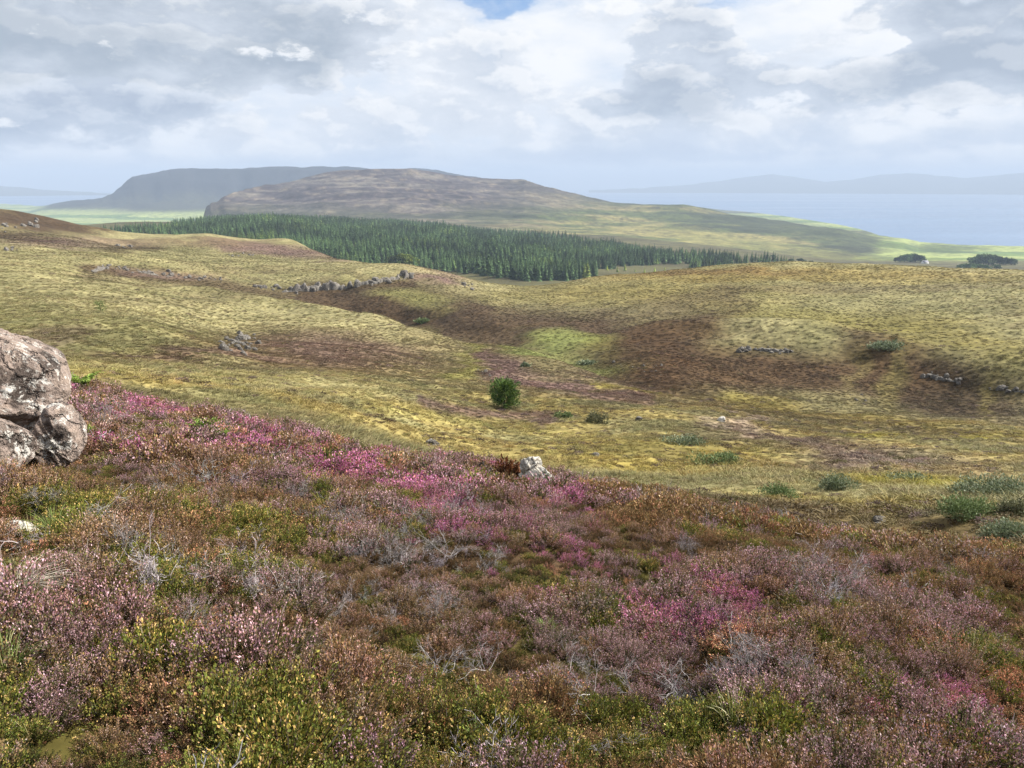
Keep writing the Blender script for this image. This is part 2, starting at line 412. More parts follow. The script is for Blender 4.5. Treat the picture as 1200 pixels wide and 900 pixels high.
# right-hand moor
E(C(110, 88, 50), 960, 488, 220, 14, 6, k=.6, rmin=35); E(C(188, 180, 60), 1150, 518, 30, 3, 4, k=.9, rmin=30); E(C(170, 160, 62), 1030, 508, 40, 4, 0, k=.6, rmin=30)
Rb(C(190, 168, 150), [(840, 490), (930, 515), (1010, 534), (1100, 542)], 4.5, k=.75, rmin=25)
E(PUR, 1010, 528, 150, 11, 7, k=.5, rmin=25)
E(BRN, 880, 520, 130, 20, 4, k=.35, rmin=25)
E(C(180, 168, 60), 1090, 560, 60, 8, 4, k=.7, rmin=18); E(C(170, 150, 62), 780, 530, 150, 14, 3, k=.5, rmin=22)
E(C(168, 148, 76), 1000, 585, 200, 9, 4, k=.7, rmin=15)
E(BRN, 1050, 625, 230, 26, 8, k=.8); E(C(120, 100, 56), 1120, 640, 200, 30, 10, k=.6)
for c, mk in L: col = blend(col, c * 1.0, mk)
# mottling everywhere
mot = 1 + .20 * n1 + .22 * n0 + .20 * n2 + .12 * n3
col = col * np.clip(mot, .45, 1.7)[..., None]

# the bank of heather: soil, moss and litter under the plants
bank_edge = np.interp(PX, [-200, 0, 100, 200, 300, 400, 500, 600, 700, 800, 900, 1000, 1100, 1200, 1500],
                      [20.5, 20.5, 20, 18.5, 17, 16.5, 16.5, 16.5, 17, 16, 15, 12.5, 11.5, 10.5, 10])
BANK = 1 - sstep(.93, 1.07, (gr + n1 * 1.6) / bank_edge)
BANK = np.where(np.abs(gt) > R(75), 1 - sstep(30, 40, gr), BANK)
bcol = np.ones(GX.shape + (3,)) * lin(84, 66, 46, .5)
bcol = blend(bcol, lin(96, 88, 44, .5), sstep(0, .4, fbm(GX, GY, 1.6, 3, 230)))
col = blend(col, bcol, BANK)

# beyond the near ridges
FOR = sstep(560, 640, gr) * (1 - sstep(1660, 1800, gr))
edge_r = np.interp(gt, [px_theta(0), px_theta(330), px_theta(430), px_theta(560), px_theta(700)], [640, 600, 430, 400, 400])
col = blend(col, C(112, 108, 70) * np.ones(3), sstep(0, 50, gr - edge_r) * ahead)
col = blend(col, C(92, 86, 58), FOR * sstep(-.3, .3, n3) * .8)
far = sstep(1450, 1800, gr)
a1 = fbm(GX * .6 + ZB * 1.5, GY * .8 + ZB * 3, 150, 5, 240, .62); a2 = fbm(GX * .55 + 99 - ZB, GY * .9 + ZB * 4, 50, 5, 241, .65)
hcol = np.ones(GX.shape + (3,)) * C(94, 84, 82)
hcol = blend(hcol, C(138, 128, 112), sstep(.0, .55, a1 * .5 + a2 * .7)); hcol = blend(hcol, C(62, 48, 48), sstep(.05, .35, -a2 - .3 * a1) * .8)
low = 1 - sstep(60, 150, ZB + a1 * 50 - 55 * sstep(px_theta(600), px_theta(850), gt) * 0)
lowr = np.clip(low + sstep(px_theta(540), px_theta(820), gt) * .7, 0, 1)
gcol = np.ones(GX.shape + (3,)) * C(96, 106, 56); gcol = blend(gcol, C(160, 150, 92), sstep(.0, .3, a1)); gcol = blend(gcol, C(62, 68, 40), sstep(.05, .35, -a1 + a2 * .3))
fm = fbm(GX, GY, 34, 4, 245, .7); hcol = blend(hcol, C(170, 152, 122), sstep(.15, .5, fm) * .45); hcol = blend(hcol, C(50, 40, 40), sstep(.12, .5, -fm) * .5)
hcol = blend(hcol, gcol, lowr)
hcol = blend(hcol, C(60, 66, 40), sstep(.12, .35, fm) * lowr * .6)
# cultivated coast: pale green fields with darker banks
fcell = np.floor(GX / 150 + .25 * np.sin(GY / 130)) * 7.3 + np.floor(GY / 110 + .3 * np.sin(GX / 170))
fr = (np.abs(np.sin(fcell * 91.7)) % 1)
fields = np.ones(GX.shape + (3,)) * C(128, 152, 76); fields = blend(fields, C(176, 188, 110), (fr > .55) * 1.); fields = blend(fields, C(116, 142, 76), (fr < .2) * 1.)
coastm = sstep(px_theta(1005), px_theta(1050), gt + wb * .02) * sstep(1150, 1350, gr)
plainm = (1 - sstep(px_theta(246), px_theta(262), gt)) * sstep(2100, 2500, gr) * (1 - sstep(30, 60, ZB)) * ahead
plainm2 = sstep(3200, 3400, gr) * (gr < 4900) * (ZB < 60) * ahead
hcol = blend(hcol, fields, np.clip(coastm + plainm + plainm2, 0, 1))
bankm = ell(1110, 291, 45, 6, 0, rmin=1300) * .85
hcol = blend(hcol, C(88, 104, 56), bankm)
hcol = blend(hcol, C(128, 140, 70), ell(1045, 306, 60, 5, 0, rmin=1000) * .8)
E2 = ell(920, 266, 120, 8, 9, rmin=1700); hcol = blend(hcol, C(70, 78, 46), E2 * .7)
hcol = blend(hcol, C(150, 146, 80), ell(900, 290, 130, 9, 8, rmin=1100) * .6)
# table mountain; the cloud shadow over it is put into its dark colour
cl = fbm(gt * 3000, ZB * .6, 60, 4, 250)
mcol = np.ones(GX.shape + (3,)) * C(34, 34, 34); mcol = blend(mcol, C(70, 70, 46), (1 - sstep(70, 170, ZB))); mcol = mcol * np.clip(1 + .8 * cl, .4, 1.8)[..., None]
hcol = blend(hcol, mcol, sstep(4700, 4900, gr) * sstep(20, 60, ZB))
col = blend(col, hcol, far)
col = np.clip(col, .004, .8)

# ------------------------------------------------------------------ the ground sheet
def grid_mesh(name, X, Y, Zz, wrap=True):
    nr, nt = X.shape
    co = np.stack([X, Y, Zz], -1).reshape(-1, 3).astype(np.float32)
    i = np.arange(nr - 1)[:, None]; j = np.arange(nt if wrap else nt - 1)[None, :]
    j2 = (j + 1) % nt
    q = np.stack([i * nt + j, i * nt + j2, (i + 1) * nt + j2, (i + 1) * nt + j], -1).reshape(-1, 4)
    q = q[:, ::-1]
    if wrap:      # close the middle
        co = np.concatenate([co, [[0, 0, float(Zz[0].mean())]]]).astype(np.float32); c = nr * nt
        jj = np.arange(nt); tri = np.stack([np.full(nt, c), (jj + 1) % nt, jj], -1)
    else: tri = np.zeros((0, 3), int)
    me = bpy.data.meshes.new(name)
    me.vertices.add(len(co)); me.vertices.foreach_set('co', co.ravel())
    loops = np.concatenate([q.ravel(), tri.ravel()]).astype(np.int32)
    me.loops.add(len(loops)); me.loops.foreach_set('vertex_index', loops)
    ls = np.concatenate([np.arange(len(q)) * 4, len(q) * 4 + np.arange(len(tri)) * 3]).astype(np.int32)
    me.polygons.add(len(ls)); me.polygons.foreach_set('loop_start', ls)
    me.polygons.foreach_set('use_smooth', np.ones(len(ls), bool))
    me.update(calc_edges=True)
    return me

gm = grid_mesh('ground', GX, GY, GZ)
ca = gm.color_attributes.new('col', 'FLOAT_COLOR', 'POINT')
cc = np.concatenate([np.concatenate([col, np.ones(col.shape[:2] + (1,))], -1).reshape(-1, 4), [[.05, .04, .03, 1]]]).astype(np.float32)
ca.data.foreach_set('color', cc.ravel())
ground = bpy.data.objects.new('ground', gm); COL.objects.link(ground); ground['kind'] = 'structure'
m, t, p = material('moor_ground', .95, .1)
o = t.obj()
f1 = t.noise(o, .9, 6, .65); f2 = t.noise(o, 6.0, 3, .6); f3 = t.noise(t.v('MULTIPLY', o, (1, 1, 3)), .12, 6, .6)
f4 = t.noise(o, .035, 5, .7)
k = t.m('MULTIPLY', t.rng(f1, .3, .7, .55, 1.45, False), t.rng(f2, .3, .7, .7, 1.3, False))
k = t.m('MULTIPLY', k, t.rng(f3, .3, .7, .82, 1.18, False))
dist = t.v('LENGTH', o)
kf = t.m('MULTIPLY', t.rng(f4, .3, .7, .4, 1.65, False), t.rng(f3, .3, .7, .75, 1.25, False))
k = t.m('ADD', t.m('MULTIPLY', k, t.rng(dist, 900, 1800, 1, 0)), t.m('MULTIPLY', kf, t.rng(dist, 900, 1800, 0, 1)))
c_ = t.v('SCALE', t.attr('col'), sc=k)
t.put(p.inputs['Base Color'], c_)
b1 = t.bump(f1, .55, .2); 
n_ = t.n.new('ShaderNodeBump'); t.put(n_.inputs['Height'], f4); n_.inputs['Strength'].default_value = .5; n_.inputs['Distance'].default_value = 6; t.l.new(b1, n_.inputs['Normal'])
t.l.new(n_.outputs[0], p.inputs['Normal'])
gm.materials.append(m)

# ------------------------------------------------------------------ sea
import bmesh
def disc(name, r, z, seg=96):
    bm = bmesh.new(); bmesh.ops.create_circle(bm, cap_ends=True, radius=r, segments=seg)
    for v in bm.verts: v.co.z = z
    me = bpy.data.meshes.new(name); bm.to_mesh(me); bm.free(); o = bpy.data.objects.new(name, me); COL.objects.link(o); return o
sea = disc('sea', 20500, 0.0); sea['kind'] = 'structure'
m, t, p = material('sea_water', .32, .5)
o = t.obj()
w1 = t.noise(t.v('MULTIPLY', o, (.6, 1, 1)), .05, 6, .7); w2 = t.noise(t.v('MULTIPLY', o, (.25, 1.6, 1)), .0012, 4, .5)
t.put(p.inputs['Base Color'], t.mix(w2, tuple(lin(70, 96, 128, .8)), tuple(lin(100, 128, 160, .8))))
t.put(p.inputs['Roughness'], t.rng(w2, .35, .65, .28, .45))
t.put(p.inputs['Normal'], t.bump(w1, .7, 2.5)); sea.data.materials.append(m)

# ------------------------------------------------------------------ far mountains across the water
def ridge(name, pts, r0, depth, seed):
    th_, t_ = ray(np.array([a for a, b in pts], float), np.array([b for a, b in pts], float))
    nn = 260
    th2 = np.linspace(th_[0], th_[-1], nn); tt = np.interp(th2, th_, t_)
    top = np.maximum(CAMZ + tt * r0, 2) + fbm(th2 * 4000, th2 * 0, 60, 4, seed) * 16 * sstep(0, .02, np.minimum(th2 - th_[0], th_[-1] - th2) * 1.0)
    rr = np.linspace(-1, 1, 25)
    T2, S2 = np.meshgrid(th2, rr)
    Rr = r0 + S2 * depth
    g = (1 - np.abs(S2)) ** .8
    Zr = -8 + (top[None] + 8) * g + fbm(T2 * r0, Rr, 500, 4, seed + 1) * 60 * g * (1 - g) * 2
    me = grid_mesh(name, Rr * np.sin(T2), Rr * np.cos(T2), Zr, False)
    o = bpy.data.objects.new(name, me); COL.objects.link(o); o['kind'] = 'structure'
    m, t, p = material(name + '_slope', .95, .1)
    t.put(p.inputs['Base Color'], t.mix(t.noise(t.obj(), .002, 5, .6), tuple(lin(60, 62, 50, .6)), tuple(lin(96, 96, 70, .6))))
    me.materials.append(m)
    return o
ridge('mountains', [(690, 223), (740, 221), (800, 217), (845, 212), (880, 207), (905, 204), (930, 207), (968, 213), (1000, 210), (1030, 205), (1062, 203), (1090, 205), (1130, 209), (1170, 205), (1210, 201), (1260, 204), (1330, 212), (1400, 222)], 17500, 1500, 301)
ridge('mountains', [(-300, 226), (-200, 222), (-80, 215), (0, 217), (40, 221), (90, 224), (140, 228)], 15500, 1200, 305)

# ------------------------------------------------------------------ light
SUN_AZ, SUN_EL = 70, 39        # clockwise from the view direction, degrees
sl = bpy.data.lights.new('sun', 'SUN'); sl.energy = 5.0; sl.angle = R(.55); sl.color = (1, .955, .88)
so = bpy.data.objects.new('sun', sl); COL.objects.link(so); so.location = (0, 0, 260)
sd = Vector((math.sin(R(SUN_AZ)) * math.cos(R(SUN_EL)), math.cos(R(SUN_AZ)) * math.cos(R(SUN_EL)), math.sin(R(SUN_EL))))
so.rotation_euler = sd.to_track_quat('Z', 'Y').to_euler()

w = bpy.data.worlds.new('World'); scene.world = w; w.use_nodes = True
t = NT_(w.node_tree); bg = w.node_tree.nodes['Background']
sky = t.n.new('ShaderNodeTexSky'); sky.sky_type = 'NISHITA'; sky.sun_disc = False
sky.sun_elevation = R(SUN_EL); sky.sun_rotation = R(SUN_AZ)
BS = .1
EXPO = 1.2; DIM = 2 ** -EXPO
dirv = t.n.new('ShaderNodeTexCoord').outputs['Generated']
sep = t.n.new('ShaderNodeSeparateXYZ'); t.l.new(dirv, sep.inputs[0])
az = t.m('MULTIPLY', t.m('ARCTAN2', sep.outputs[0], sep.outputs[1]), 920.)
el = t.m('MULTIPLY', t.m('ARCSINE', sep.outputs[2]), 920.)
wv = t.v('MULTIPLY', dirv, (1, 1, 2.1))
warp = t.noise(wv, 5, 5, .6, col=True)
wsep = t.n.new('ShaderNodeSeparateXYZ'); t.l.new(warp, wsep.inputs[0])
wv2 = t.v('ADD', wv, t.v('SCALE', t.v('SUBTRACT', warp, (.5, .5, .5)), sc=.05))
azw = t.m('ADD', az, t.m('MULTIPLY', t.m('SUBTRACT', wsep.outputs[0], .5), 170))
elw = t.m('ADD', el, t.m('MULTIPLY', t.m('SUBTRACT', wsep.outputs[1], .5), 80))
def total(xs):
    s_ = xs[0]
    for x in xs[1:]: s_ = t.m('ADD', s_, x)
    return s_
def cblob(px, py, rx, ry, wgt, soft=(.35, 1.3)):
    """a cloud mass round one direction of the sky"""
    cx, cy = px - 600., 214. - py
    dx = t.m('MULTIPLY', t.m('SUBTRACT', azw, cx), 1 / rx); dy = t.m('MULTIPLY', t.m('SUBTRACT', elw, cy), 1 / ry)
    d = t.m('SQRT', t.m('ADD', t.m('MULTIPLY', dx, dx), t.m('MULTIPLY', dy, dy)))
    return t.m('MULTIPLY', t.rng(d, soft[0], soft[1], 1, 0), wgt)
def puffs(vec):
    """cauliflower detail: ridged and billowed octaves"""
    a = t.m('ADD', t.m('MULTIPLY', t.noise(vec, 7.5, 12, .63), .9), .05)
    b = t.voro(t.v('ADD', vec, t.v('SCALE', t.noise(vec, 14, 4, .6, col=True), sc=.05)), 16, 'F1')
    return t.m('ADD', a, t.m('MULTIPLY', t.m('SUBTRACT', .45, b), .22))
off = t.v('ADD', wv2, (.012, .002, .030))
P0 = puffs(wv2); P1 = puffs(off)
def lc(r, g_, b): return (*lin(r, g_, b), 1)
# high white veil
veil = t.noise(t.v('MULTIPLY', dirv, (1, 1, 3)), 3.5, 8, .6)
base = t.mix(t.rng(veil, .36, .62), lc(220, 230, 244), lc(252, 253, 255))
hole = total([cblob(590, 22, 85, 20, 1.8), cblob(1165, 84, 75, 18, .6), cblob(697, 92, 30, 12, .6), cblob(850, 26, 60, 9, .6), cblob(20, 185, 80, 14, .4)])
hole = t.m('MULTIPLY', hole, t.rng(P0, .36, .56, .25, 1), clamp=True)
above = t.rng(t.noise(dirv, 2.6, 6, .6), .48, .62, 0, 1)     # broken cover overhead
hole = t.m('MAXIMUM', hole, t.m('MULTIPLY', above, t.rng(el, 280, 520, 0, .8)))
skyc = t.mix(.45, t.v('SCALE', sky.outputs[0], sc=1.3 * BS), tuple(lin(112, 168, 240)))
c = t.mix(hole, base, skyc)
def layer(c, blobs, th, w_, dark, pale, white, gain, lk=1.0):
    """one bank of cumulus: cover, shaded body, lit rim towards the sun"""
    D = t.m('ADD', P0, blobs); E = t.m('ADD', P1, blobs)
    cov = t.rng(D, th, th + w_, 0, 1)
    thick = t.rng(D, th, th + gain, 0, 1)
    lit = t.rng(t.m('SUBTRACT', D, E), -.02, .08, 0, 1)
    body = t.mix(thick, pale, dark)
    lit = t.m('MULTIPLY', lit, t.m('SUBTRACT', 1, t.m('MULTIPLY', thick, .72)))
    body = t.mix(t.m('MULTIPLY', lit, lk), body, white)
    return t.mix(cov, c, body)
WH = lc(255, 255, 255)
# bright heaps behind
c = layer(c, total([cblob(640, 140, 120, 46, .12), cblob(430, 158, 240, 34, .16), cblob(500, 70, 100, 60, .10), cblob(820, 150, 150, 34, .10), cblob(960, 120, 300, 60, .06)]), .47, .10, lc(200, 209, 223), lc(230, 235, 243), WH, .42, 1.0)
# grey bank on the left, two tiers
c = layer(c, total([cblob(170, 72, 330, 66, .34, (.6, 1.15)), cblob(420, 105, 70, 34, .16), cblob(-150, 100, 260, 90, .3)]), .575, .05, lc(168, 180, 194), lc(214, 221, 232), WH, .36, .7)
c = layer(c, total([cblob(60, 152, 270, 44, .30, (.5, 1.2)), cblob(250, 120, 160, 26, .16)]), .61, .12, lc(148, 163, 186), lc(200, 209, 223), lc(236, 241, 248), .40, .7)
# grey heaps in the middle and on the right
c = layer(c, total([cblob(795, 78, 90, 62, .20), cblob(1065, 72, 120, 58, .27), cblob(1150, 45, 60, 30, .12), cblob(900, 118, 290, 34, .22), cblob(1120, 118, 180, 46, .16), cblob(640, 170, 320, 26, .18), cblob(730, 128, 50, 18, .1), cblob(445, 96, 40, 18, .2), cblob(1300, 100, 180, 80, .2)]), .585, .06, lc(172, 184, 200), lc(213, 221, 233), WH, .36, .85)
c = layer(c, total([cblob(960, 170, 420, 26, .24, (.4, 1.3)), cblob(500, 184, 400, 18, .24)]), .60, .2, lc(188, 201, 222), lc(212, 221, 235), lc(232, 238, 246), .5, .5)
c = t.mix(t.m('MULTIPLY', t.rng(hole, .35, .8), .8), c, skyc)
# rain-grey air low over the sea
low = t.rng(t.m('ADD', el, t.m('MULTIPLY', t.m('SUBTRACT', wsep.outputs[1], .5), 46)), -6, 40, 1, 0)
c = t.mix(t.m('MULTIPLY', low, .8), c, tuple(lin(170, 188, 216)))
t.put(bg.inputs['Color'], t.v('SCALE', c, sc=1 / BS)); bg.inputs['Strength'].default_value = BS * DIM * 1.04

# ------------------------------------------------------------------ haze
def box(name, lo, hi):
    bm = bmesh.new(); bmesh.ops.create_cube(bm, size=1)
    for v in bm.verts:
        v.co = Vector([lo[i] + (v.co[i] + .5) * (hi[i] - lo[i]) for i in range(3)])
    me = bpy.data.meshes.new(name); bm.to_mesh(me); bm.free(); o = bpy.data.objects.new(name, me); COL.objects.link(o); return o
hz = box('haze', (-21500, -21500, -14), (21500, 21500, 505)); hz['kind'] = 'stuff'
hm = bpy.data.materials.new('haze_air'); hm.use_nodes = True
hn = hm.node_tree; hn.nodes.clear(); ho = hn.nodes.new('ShaderNodeOutputMaterial'); pv = hn.nodes.new('ShaderNodeVolumePrincipled')
pv.inputs['Color'].default_value = (.50, .61, .78, 1); pv.inputs['Density'].default_value = 1.22e-4; pv.inputs['Anisotropy'].default_value = .0
hn.links.new(pv.outputs[0], ho.inputs['Volume']); hz.data.materials.append(hm)

# ------------------------------------------------------------------ camera
cam = bpy.data.cameras.new('camera'); co_ = bpy.data.objects.new('camera', cam); COL.objects.link(co_)
cam.sensor_width = 36; cam.lens = 36 * F / 1200; cam.clip_start = .05; cam.clip_end = 80000
co_.location = (0, 0, CAMZ); co_.rotation_euler = (R(90) - PITCH, 0, 0)
scene.camera = co_
vs = scene.view_settings; vs.view_transform = 'Standard'; vs.look = 'None'; vs.exposure = EXPO; vs.gamma = 1; vs.use_curve_mapping = False
cy = scene.cycles if hasattr(scene, 'cycles') else None
scene.render.engine = 'CYCLES'
cy = scene.cycles; cy.use_denoising = True; cy.denoiser = 'OPENIMAGEDENOISE'; cy.denoising_input_passes = 'RGB_ALBEDO_NORMAL'; cy.denoising_prefilter = 'ACCURATE'; cy.max_bounces = 5; cy.diffuse_bounces = 2; cy.glossy_bounces = 2; cy.transmission_bounces = 2; cy.transparent_max_bounces = 6; cy.volume_bounces = 0
cy.use_adaptive_sampling = False

# ================================================================== plants
def mesh_from(name, V_, F4, colr=None, mats=(), smooth=False, F3=None):
    """V_ (n,3), F4 (m,4) quads, F3 triangles, colr (n,3) albedo per vertex"""
    me = bpy.data.meshes.new(name)
    V_ = np.asarray(V_, np.float32)
    me.vertices.add(len(V_)); me.vertices.foreach_set('co', V_.ravel())
    F4 = np.asarray(F4, np.int32).reshape(-1, 4) if F4 is not None and len(F4) else np.zeros((0, 4), np.int32)
    F3 = np.asarray(F3, np.int32).reshape(-1, 3) if F3 is not None and len(F3) else np.zeros((0, 3), np.int32)
    lo = np.concatenate([F4.ravel(), F3.ravel()])
    me.loops.add(len(lo)); me.loops.foreach_set('vertex_index', lo)
    st = np.concatenate([np.arange(len(F4)) * 4, len(F4) * 4 + np.arange(len(F3)) * 3]).astype(np.int32)
    me.polygons.add(len(st)); me.polygons.foreach_set('loop_start', st)
    if smooth: me.polygons.foreach_set('use_smooth', np.ones(len(st), bool))
    me.update(calc_edges=True)
    if colr is not None:
        a = me.color_attributes.new('Col', 'FLOAT_COLOR', 'POINT')
        a.data.foreach_set('color', np.concatenate([colr, np.ones((len(colr), 1))], 1).astype(np.float32).ravel())
    for m_ in mats: me.materials.append(m_)
    return me

class Acc:
    def __init__(s): s.v = []; s.f = []; s.c = []; s.n = 0
    def quads(s, A_, B_, C_, D_, colr):
        """arrays (k,3) of the four corners, colours (k,3) or (k,4,3)"""
        k = len(A_)
        if k == 0: return
        v = np.stack([A_, B_, C_, D_], 1).reshape(-1, 3)
        s.v.append(v); s.f.append(np.arange(k * 4).reshape(-1, 4) + s.n); s.n += 4 * k
        c = np.asarray(colr, float)
        if c.ndim == 1: c = np.broadcast_to(c, (k, 3))
        if c.ndim == 2: c = np.repeat(c[:, None], 4, 1)
        s.c.append(c.reshape(-1, 3))
    def mesh(s, name, mat, smooth=False):
        return mesh_from(name, np.concatenate(s.v), np.concatenate(s.f), np.concatenate(s.c), (mat,), smooth)

def unit(v): return v / np.maximum(np.linalg.norm(v, axis=-1, keepdims=True), 1e-9)

def strips(acc, paths, wid, colr, g):
    """flat tapering ribbons along paths (k, m, 3); wid (k, m); colr (k, m, 3)"""
    k, m_, _ = paths.shape
    tan = unit(np.gradient(paths, axis=1))
    side = unit(np.cross(tan, unit(g.normal(size=(k, 1, 3)))))
    a = paths - side * wid[..., None] / 2; b = paths + side * wid[..., None] / 2
    for i in range(m_ - 1):
        cc_ = np.stack([colr[:, i], colr[:, i], colr[:, i + 1], colr[:, i + 1]], 1)
        acc.quads(a[:, i], b[:, i], b[:, i + 1], a[:, i + 1], cc_)

def leafs(acc, pos, axis, size, colr, g, wide=.55):
    """one little diamond leaf or floret per position"""
    k = len(pos)
    ax = unit(axis + g.normal(size=(k, 3)) * .45)
    sd_ = unit(np.cross(ax, g.normal(size=(k, 3))))
    L_ = ax * size[:, None]; W_ = sd_ * size[:, None] * wide * .5
    acc.quads(pos, pos + L_ * .5 + W_, pos + L_, pos + L_ * .5 - W_, colr)

def plant_mat(name, trans=.16, rough=.75, tintmode=True):
    m = bpy.data.materials.new(name); m.use_nodes = True
    t = NT_(m.node_tree); p = m.node_tree.nodes['Principled BSDF']; out = m.node_tree.nodes['Material Output']
    p.inputs['Roughness'].default_value = rough; p.inputs['Specular IOR Level'].default_value = .25
    c = t.attr('Col')
    if tintmode: c = t.mix(1, c, t.attr('tint', 'INSTANCER'), 'MULTIPLY')
    t.put(p.inputs['Base Color'], c)
    if trans:
        tr = t.n.new('ShaderNodeBsdfTranslucent'); t.put(tr.inputs['Color'], c)
        mx = t.n.new('ShaderNodeMixShader'); mx.inputs[0].default_value = trans
        t.l.new(p.outputs[0], mx.inputs[1]); t.l.new(tr.outputs[0], mx.inputs[2]); t.l.new(mx.outputs[0], out.inputs['Surface'])
    return m
M_PLANT = plant_mat('heather_sprigs'); M_SOLO = plant_mat('plant_foliage', tintmode=False)
M_TWIG = plant_mat('bare_twigs', 0, .8); M_TWIG1 = plant_mat('bare_grey_twigs', 0, .8, False)

def pick(g, k, pal, p_):
    pal = np.array(pal); return pal[g.choice(len(pal), k, p=np.array(p_) / sum(p_))] * (1 + g.normal(size=(k, 1)) * .13)

def heather(seed, nst, rad, H, nf, fs, wood, leaf, flower, ffrac, topt=.6, spread=.8):
    g = np.random.default_rng(seed); acc = Acc()
    a = g.uniform(0, 2 * np.pi, nst); rr = np.sqrt(g.uniform(0, 1, nst))
    base = np.stack([np.cos(a) * rr * rad * .35, np.sin(a) * rr * rad * .35, np.full(nst, -.03)], 1)
    tipz = H * (1 - .45 * rr ** 2) * g.uniform(.7, 1.12, nst)
    jit = g.normal(size=(nst, 2)) * rad * .26
    tip = np.stack([np.cos(a) * rr * rad + jit[:, 0], np.sin(a) * rr * rad + jit[:, 1], tipz], 1)
    m_ = 4; ts = np.linspace(0, 1, m_)
    mid = base * .4 + tip * .6; mid[:, 2] = tipz * .5
    def at(t): return (1 - t)[..., None] ** 2 * base[:, None] + 2 * ((1 - t) * t)[..., None] * mid[:, None] + (t ** 2)[..., None] * tip[:, None]
    paths = at(np.broadcast_to(ts, (nst, m_)))
    wc = pick(g, nst, wood, [1] * len(wood))
    strips(acc, paths, np.broadcast_to(np.linspace(.006, .0025, m_), (nst, m_)) * min(fs / .008, 1.8), np.repeat(wc[:, None], m_, 1), g)
    tt = g.uniform(0, 1, (nst, nf)) ** .75 * .82 + .2
    pos = at(tt).reshape(-1, 3); axis = unit(at(np.minimum(tt + .05, 1.1)).reshape(-1, 3) - pos)
    pos = pos + g.normal(size=pos.shape) * fs * .8
    sf = np.repeat(g.uniform(0, 1, nst) < ffrac, nf)
    tf = tt.ravel()
    isf = sf & (tf > topt) & (g.uniform(size=len(tf)) < .85)
    cl = pick(g, len(tf), leaf[0], leaf[1]) * (.34 + .86 * tf[:, None])  # leaves darken toward the foot: shade inside the clump put into their colour
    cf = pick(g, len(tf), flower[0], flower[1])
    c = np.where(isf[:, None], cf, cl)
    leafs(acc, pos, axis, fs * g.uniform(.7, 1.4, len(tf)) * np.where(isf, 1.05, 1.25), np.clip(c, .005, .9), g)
    return acc

def l_(r, g_, b, k=.62): return lin(r, g_, b, k) * 1.25
WOOD = [l_(96, 78, 62), l_(70, 56, 44), l_(130, 118, 106)]
LEAF_D = ([l_(98, 98, 58), l_(112, 100, 68), l_(78, 78, 46), l_(130, 120, 72)], [3, 3, 2, 1])
LEAF_G = ([l_(112, 118, 48), l_(88, 98, 38), l_(140, 132, 56), l_(116, 98, 50)], [3, 3, 2, 1])
LEAF_B = ([l_(140, 110, 72), l_(120, 94, 62), l_(156, 126, 84), l_(112, 104, 58)], [3, 3, 1, 1])
F_LING = ([l_(198, 160, 168, .75), l_(178, 136, 144, .75), l_(156, 118, 112, .75), l_(214, 186, 192, .8), l_(146, 120, 96, .75)], [3, 3, 3, 1, 2])
F_DULL = ([l_(176, 142, 130, .8), l_(158, 120, 104, .8), l_(188, 164, 152, .8), l_(140, 108, 82, .8)], [3, 3, 2, 2])
F_BELL = ([l_(196, 116, 158, .74), l_(174, 98, 138, .74), l_(212, 152, 180, .74), l_(194, 132, 118, .74)], [4, 3, 3, 3])
F_ORG = ([l_(200, 142, 110, .75), l_(178, 118, 92, .75), l_(212, 166, 130, .75), l_(150, 104, 80, .75)], [3, 3, 2, 2])
F_OCH = ([l_(186, 156, 92, .8), l_(200, 168, 116, .8), l_(156, 130, 76, .8)], [3, 1, 2])

def deadbush(seed, n0, H, rad, w0=.007, lean=(0, 0), levels=3):
    """bare, wind-bent branching twigs"""
    g = np.random.default_rng(seed); acc = Acc()
    starts = [(np.array([g.normal() * .03, g.normal() * .03, -.03]), unit(np.array([g.normal() * .7 + lean[0], g.normal() * .7 + lean[1], .9])), H * g.uniform(.45, .8), w0, 0) for _ in range(n0)]
    P_, W_, C_ = [], [], []
    while starts:
        p0, d, ln, w_, lv = starts.pop()
        pts = [p0]; dd = d.copy(); m_ = 5
        for i in range(m_ - 1):
            dd = unit(dd + g.normal(size=3) * .20 + np.array([0, 0, .05])); pts.append(pts[-1] + dd * ln / (m_ - 1))
        P_.append(pts); W_.append(np.linspace(w_, w_ * .5, m_)); cc_ = l_(*(np.array([186, 178, 176]) * g.uniform(.68, 1.08)), .72)
        C_.append([cc_] * m_)
        if lv < levels:
            for k in range(g.integers(3, 6)):
                i = g.integers(1, m_)
                starts.append((pts[i], unit(dd + g.normal(size=3) * .55), ln * g.uniform(.4, .7), w_ * .55, lv + 1))
    P_ = np.array(P_); W_ = np.maximum(np.array(W_), .0016); C_ = np.array(C_)
    strips(acc, P_, W_, C_, g); strips(acc, P_, W_, C_, g)
    return acc

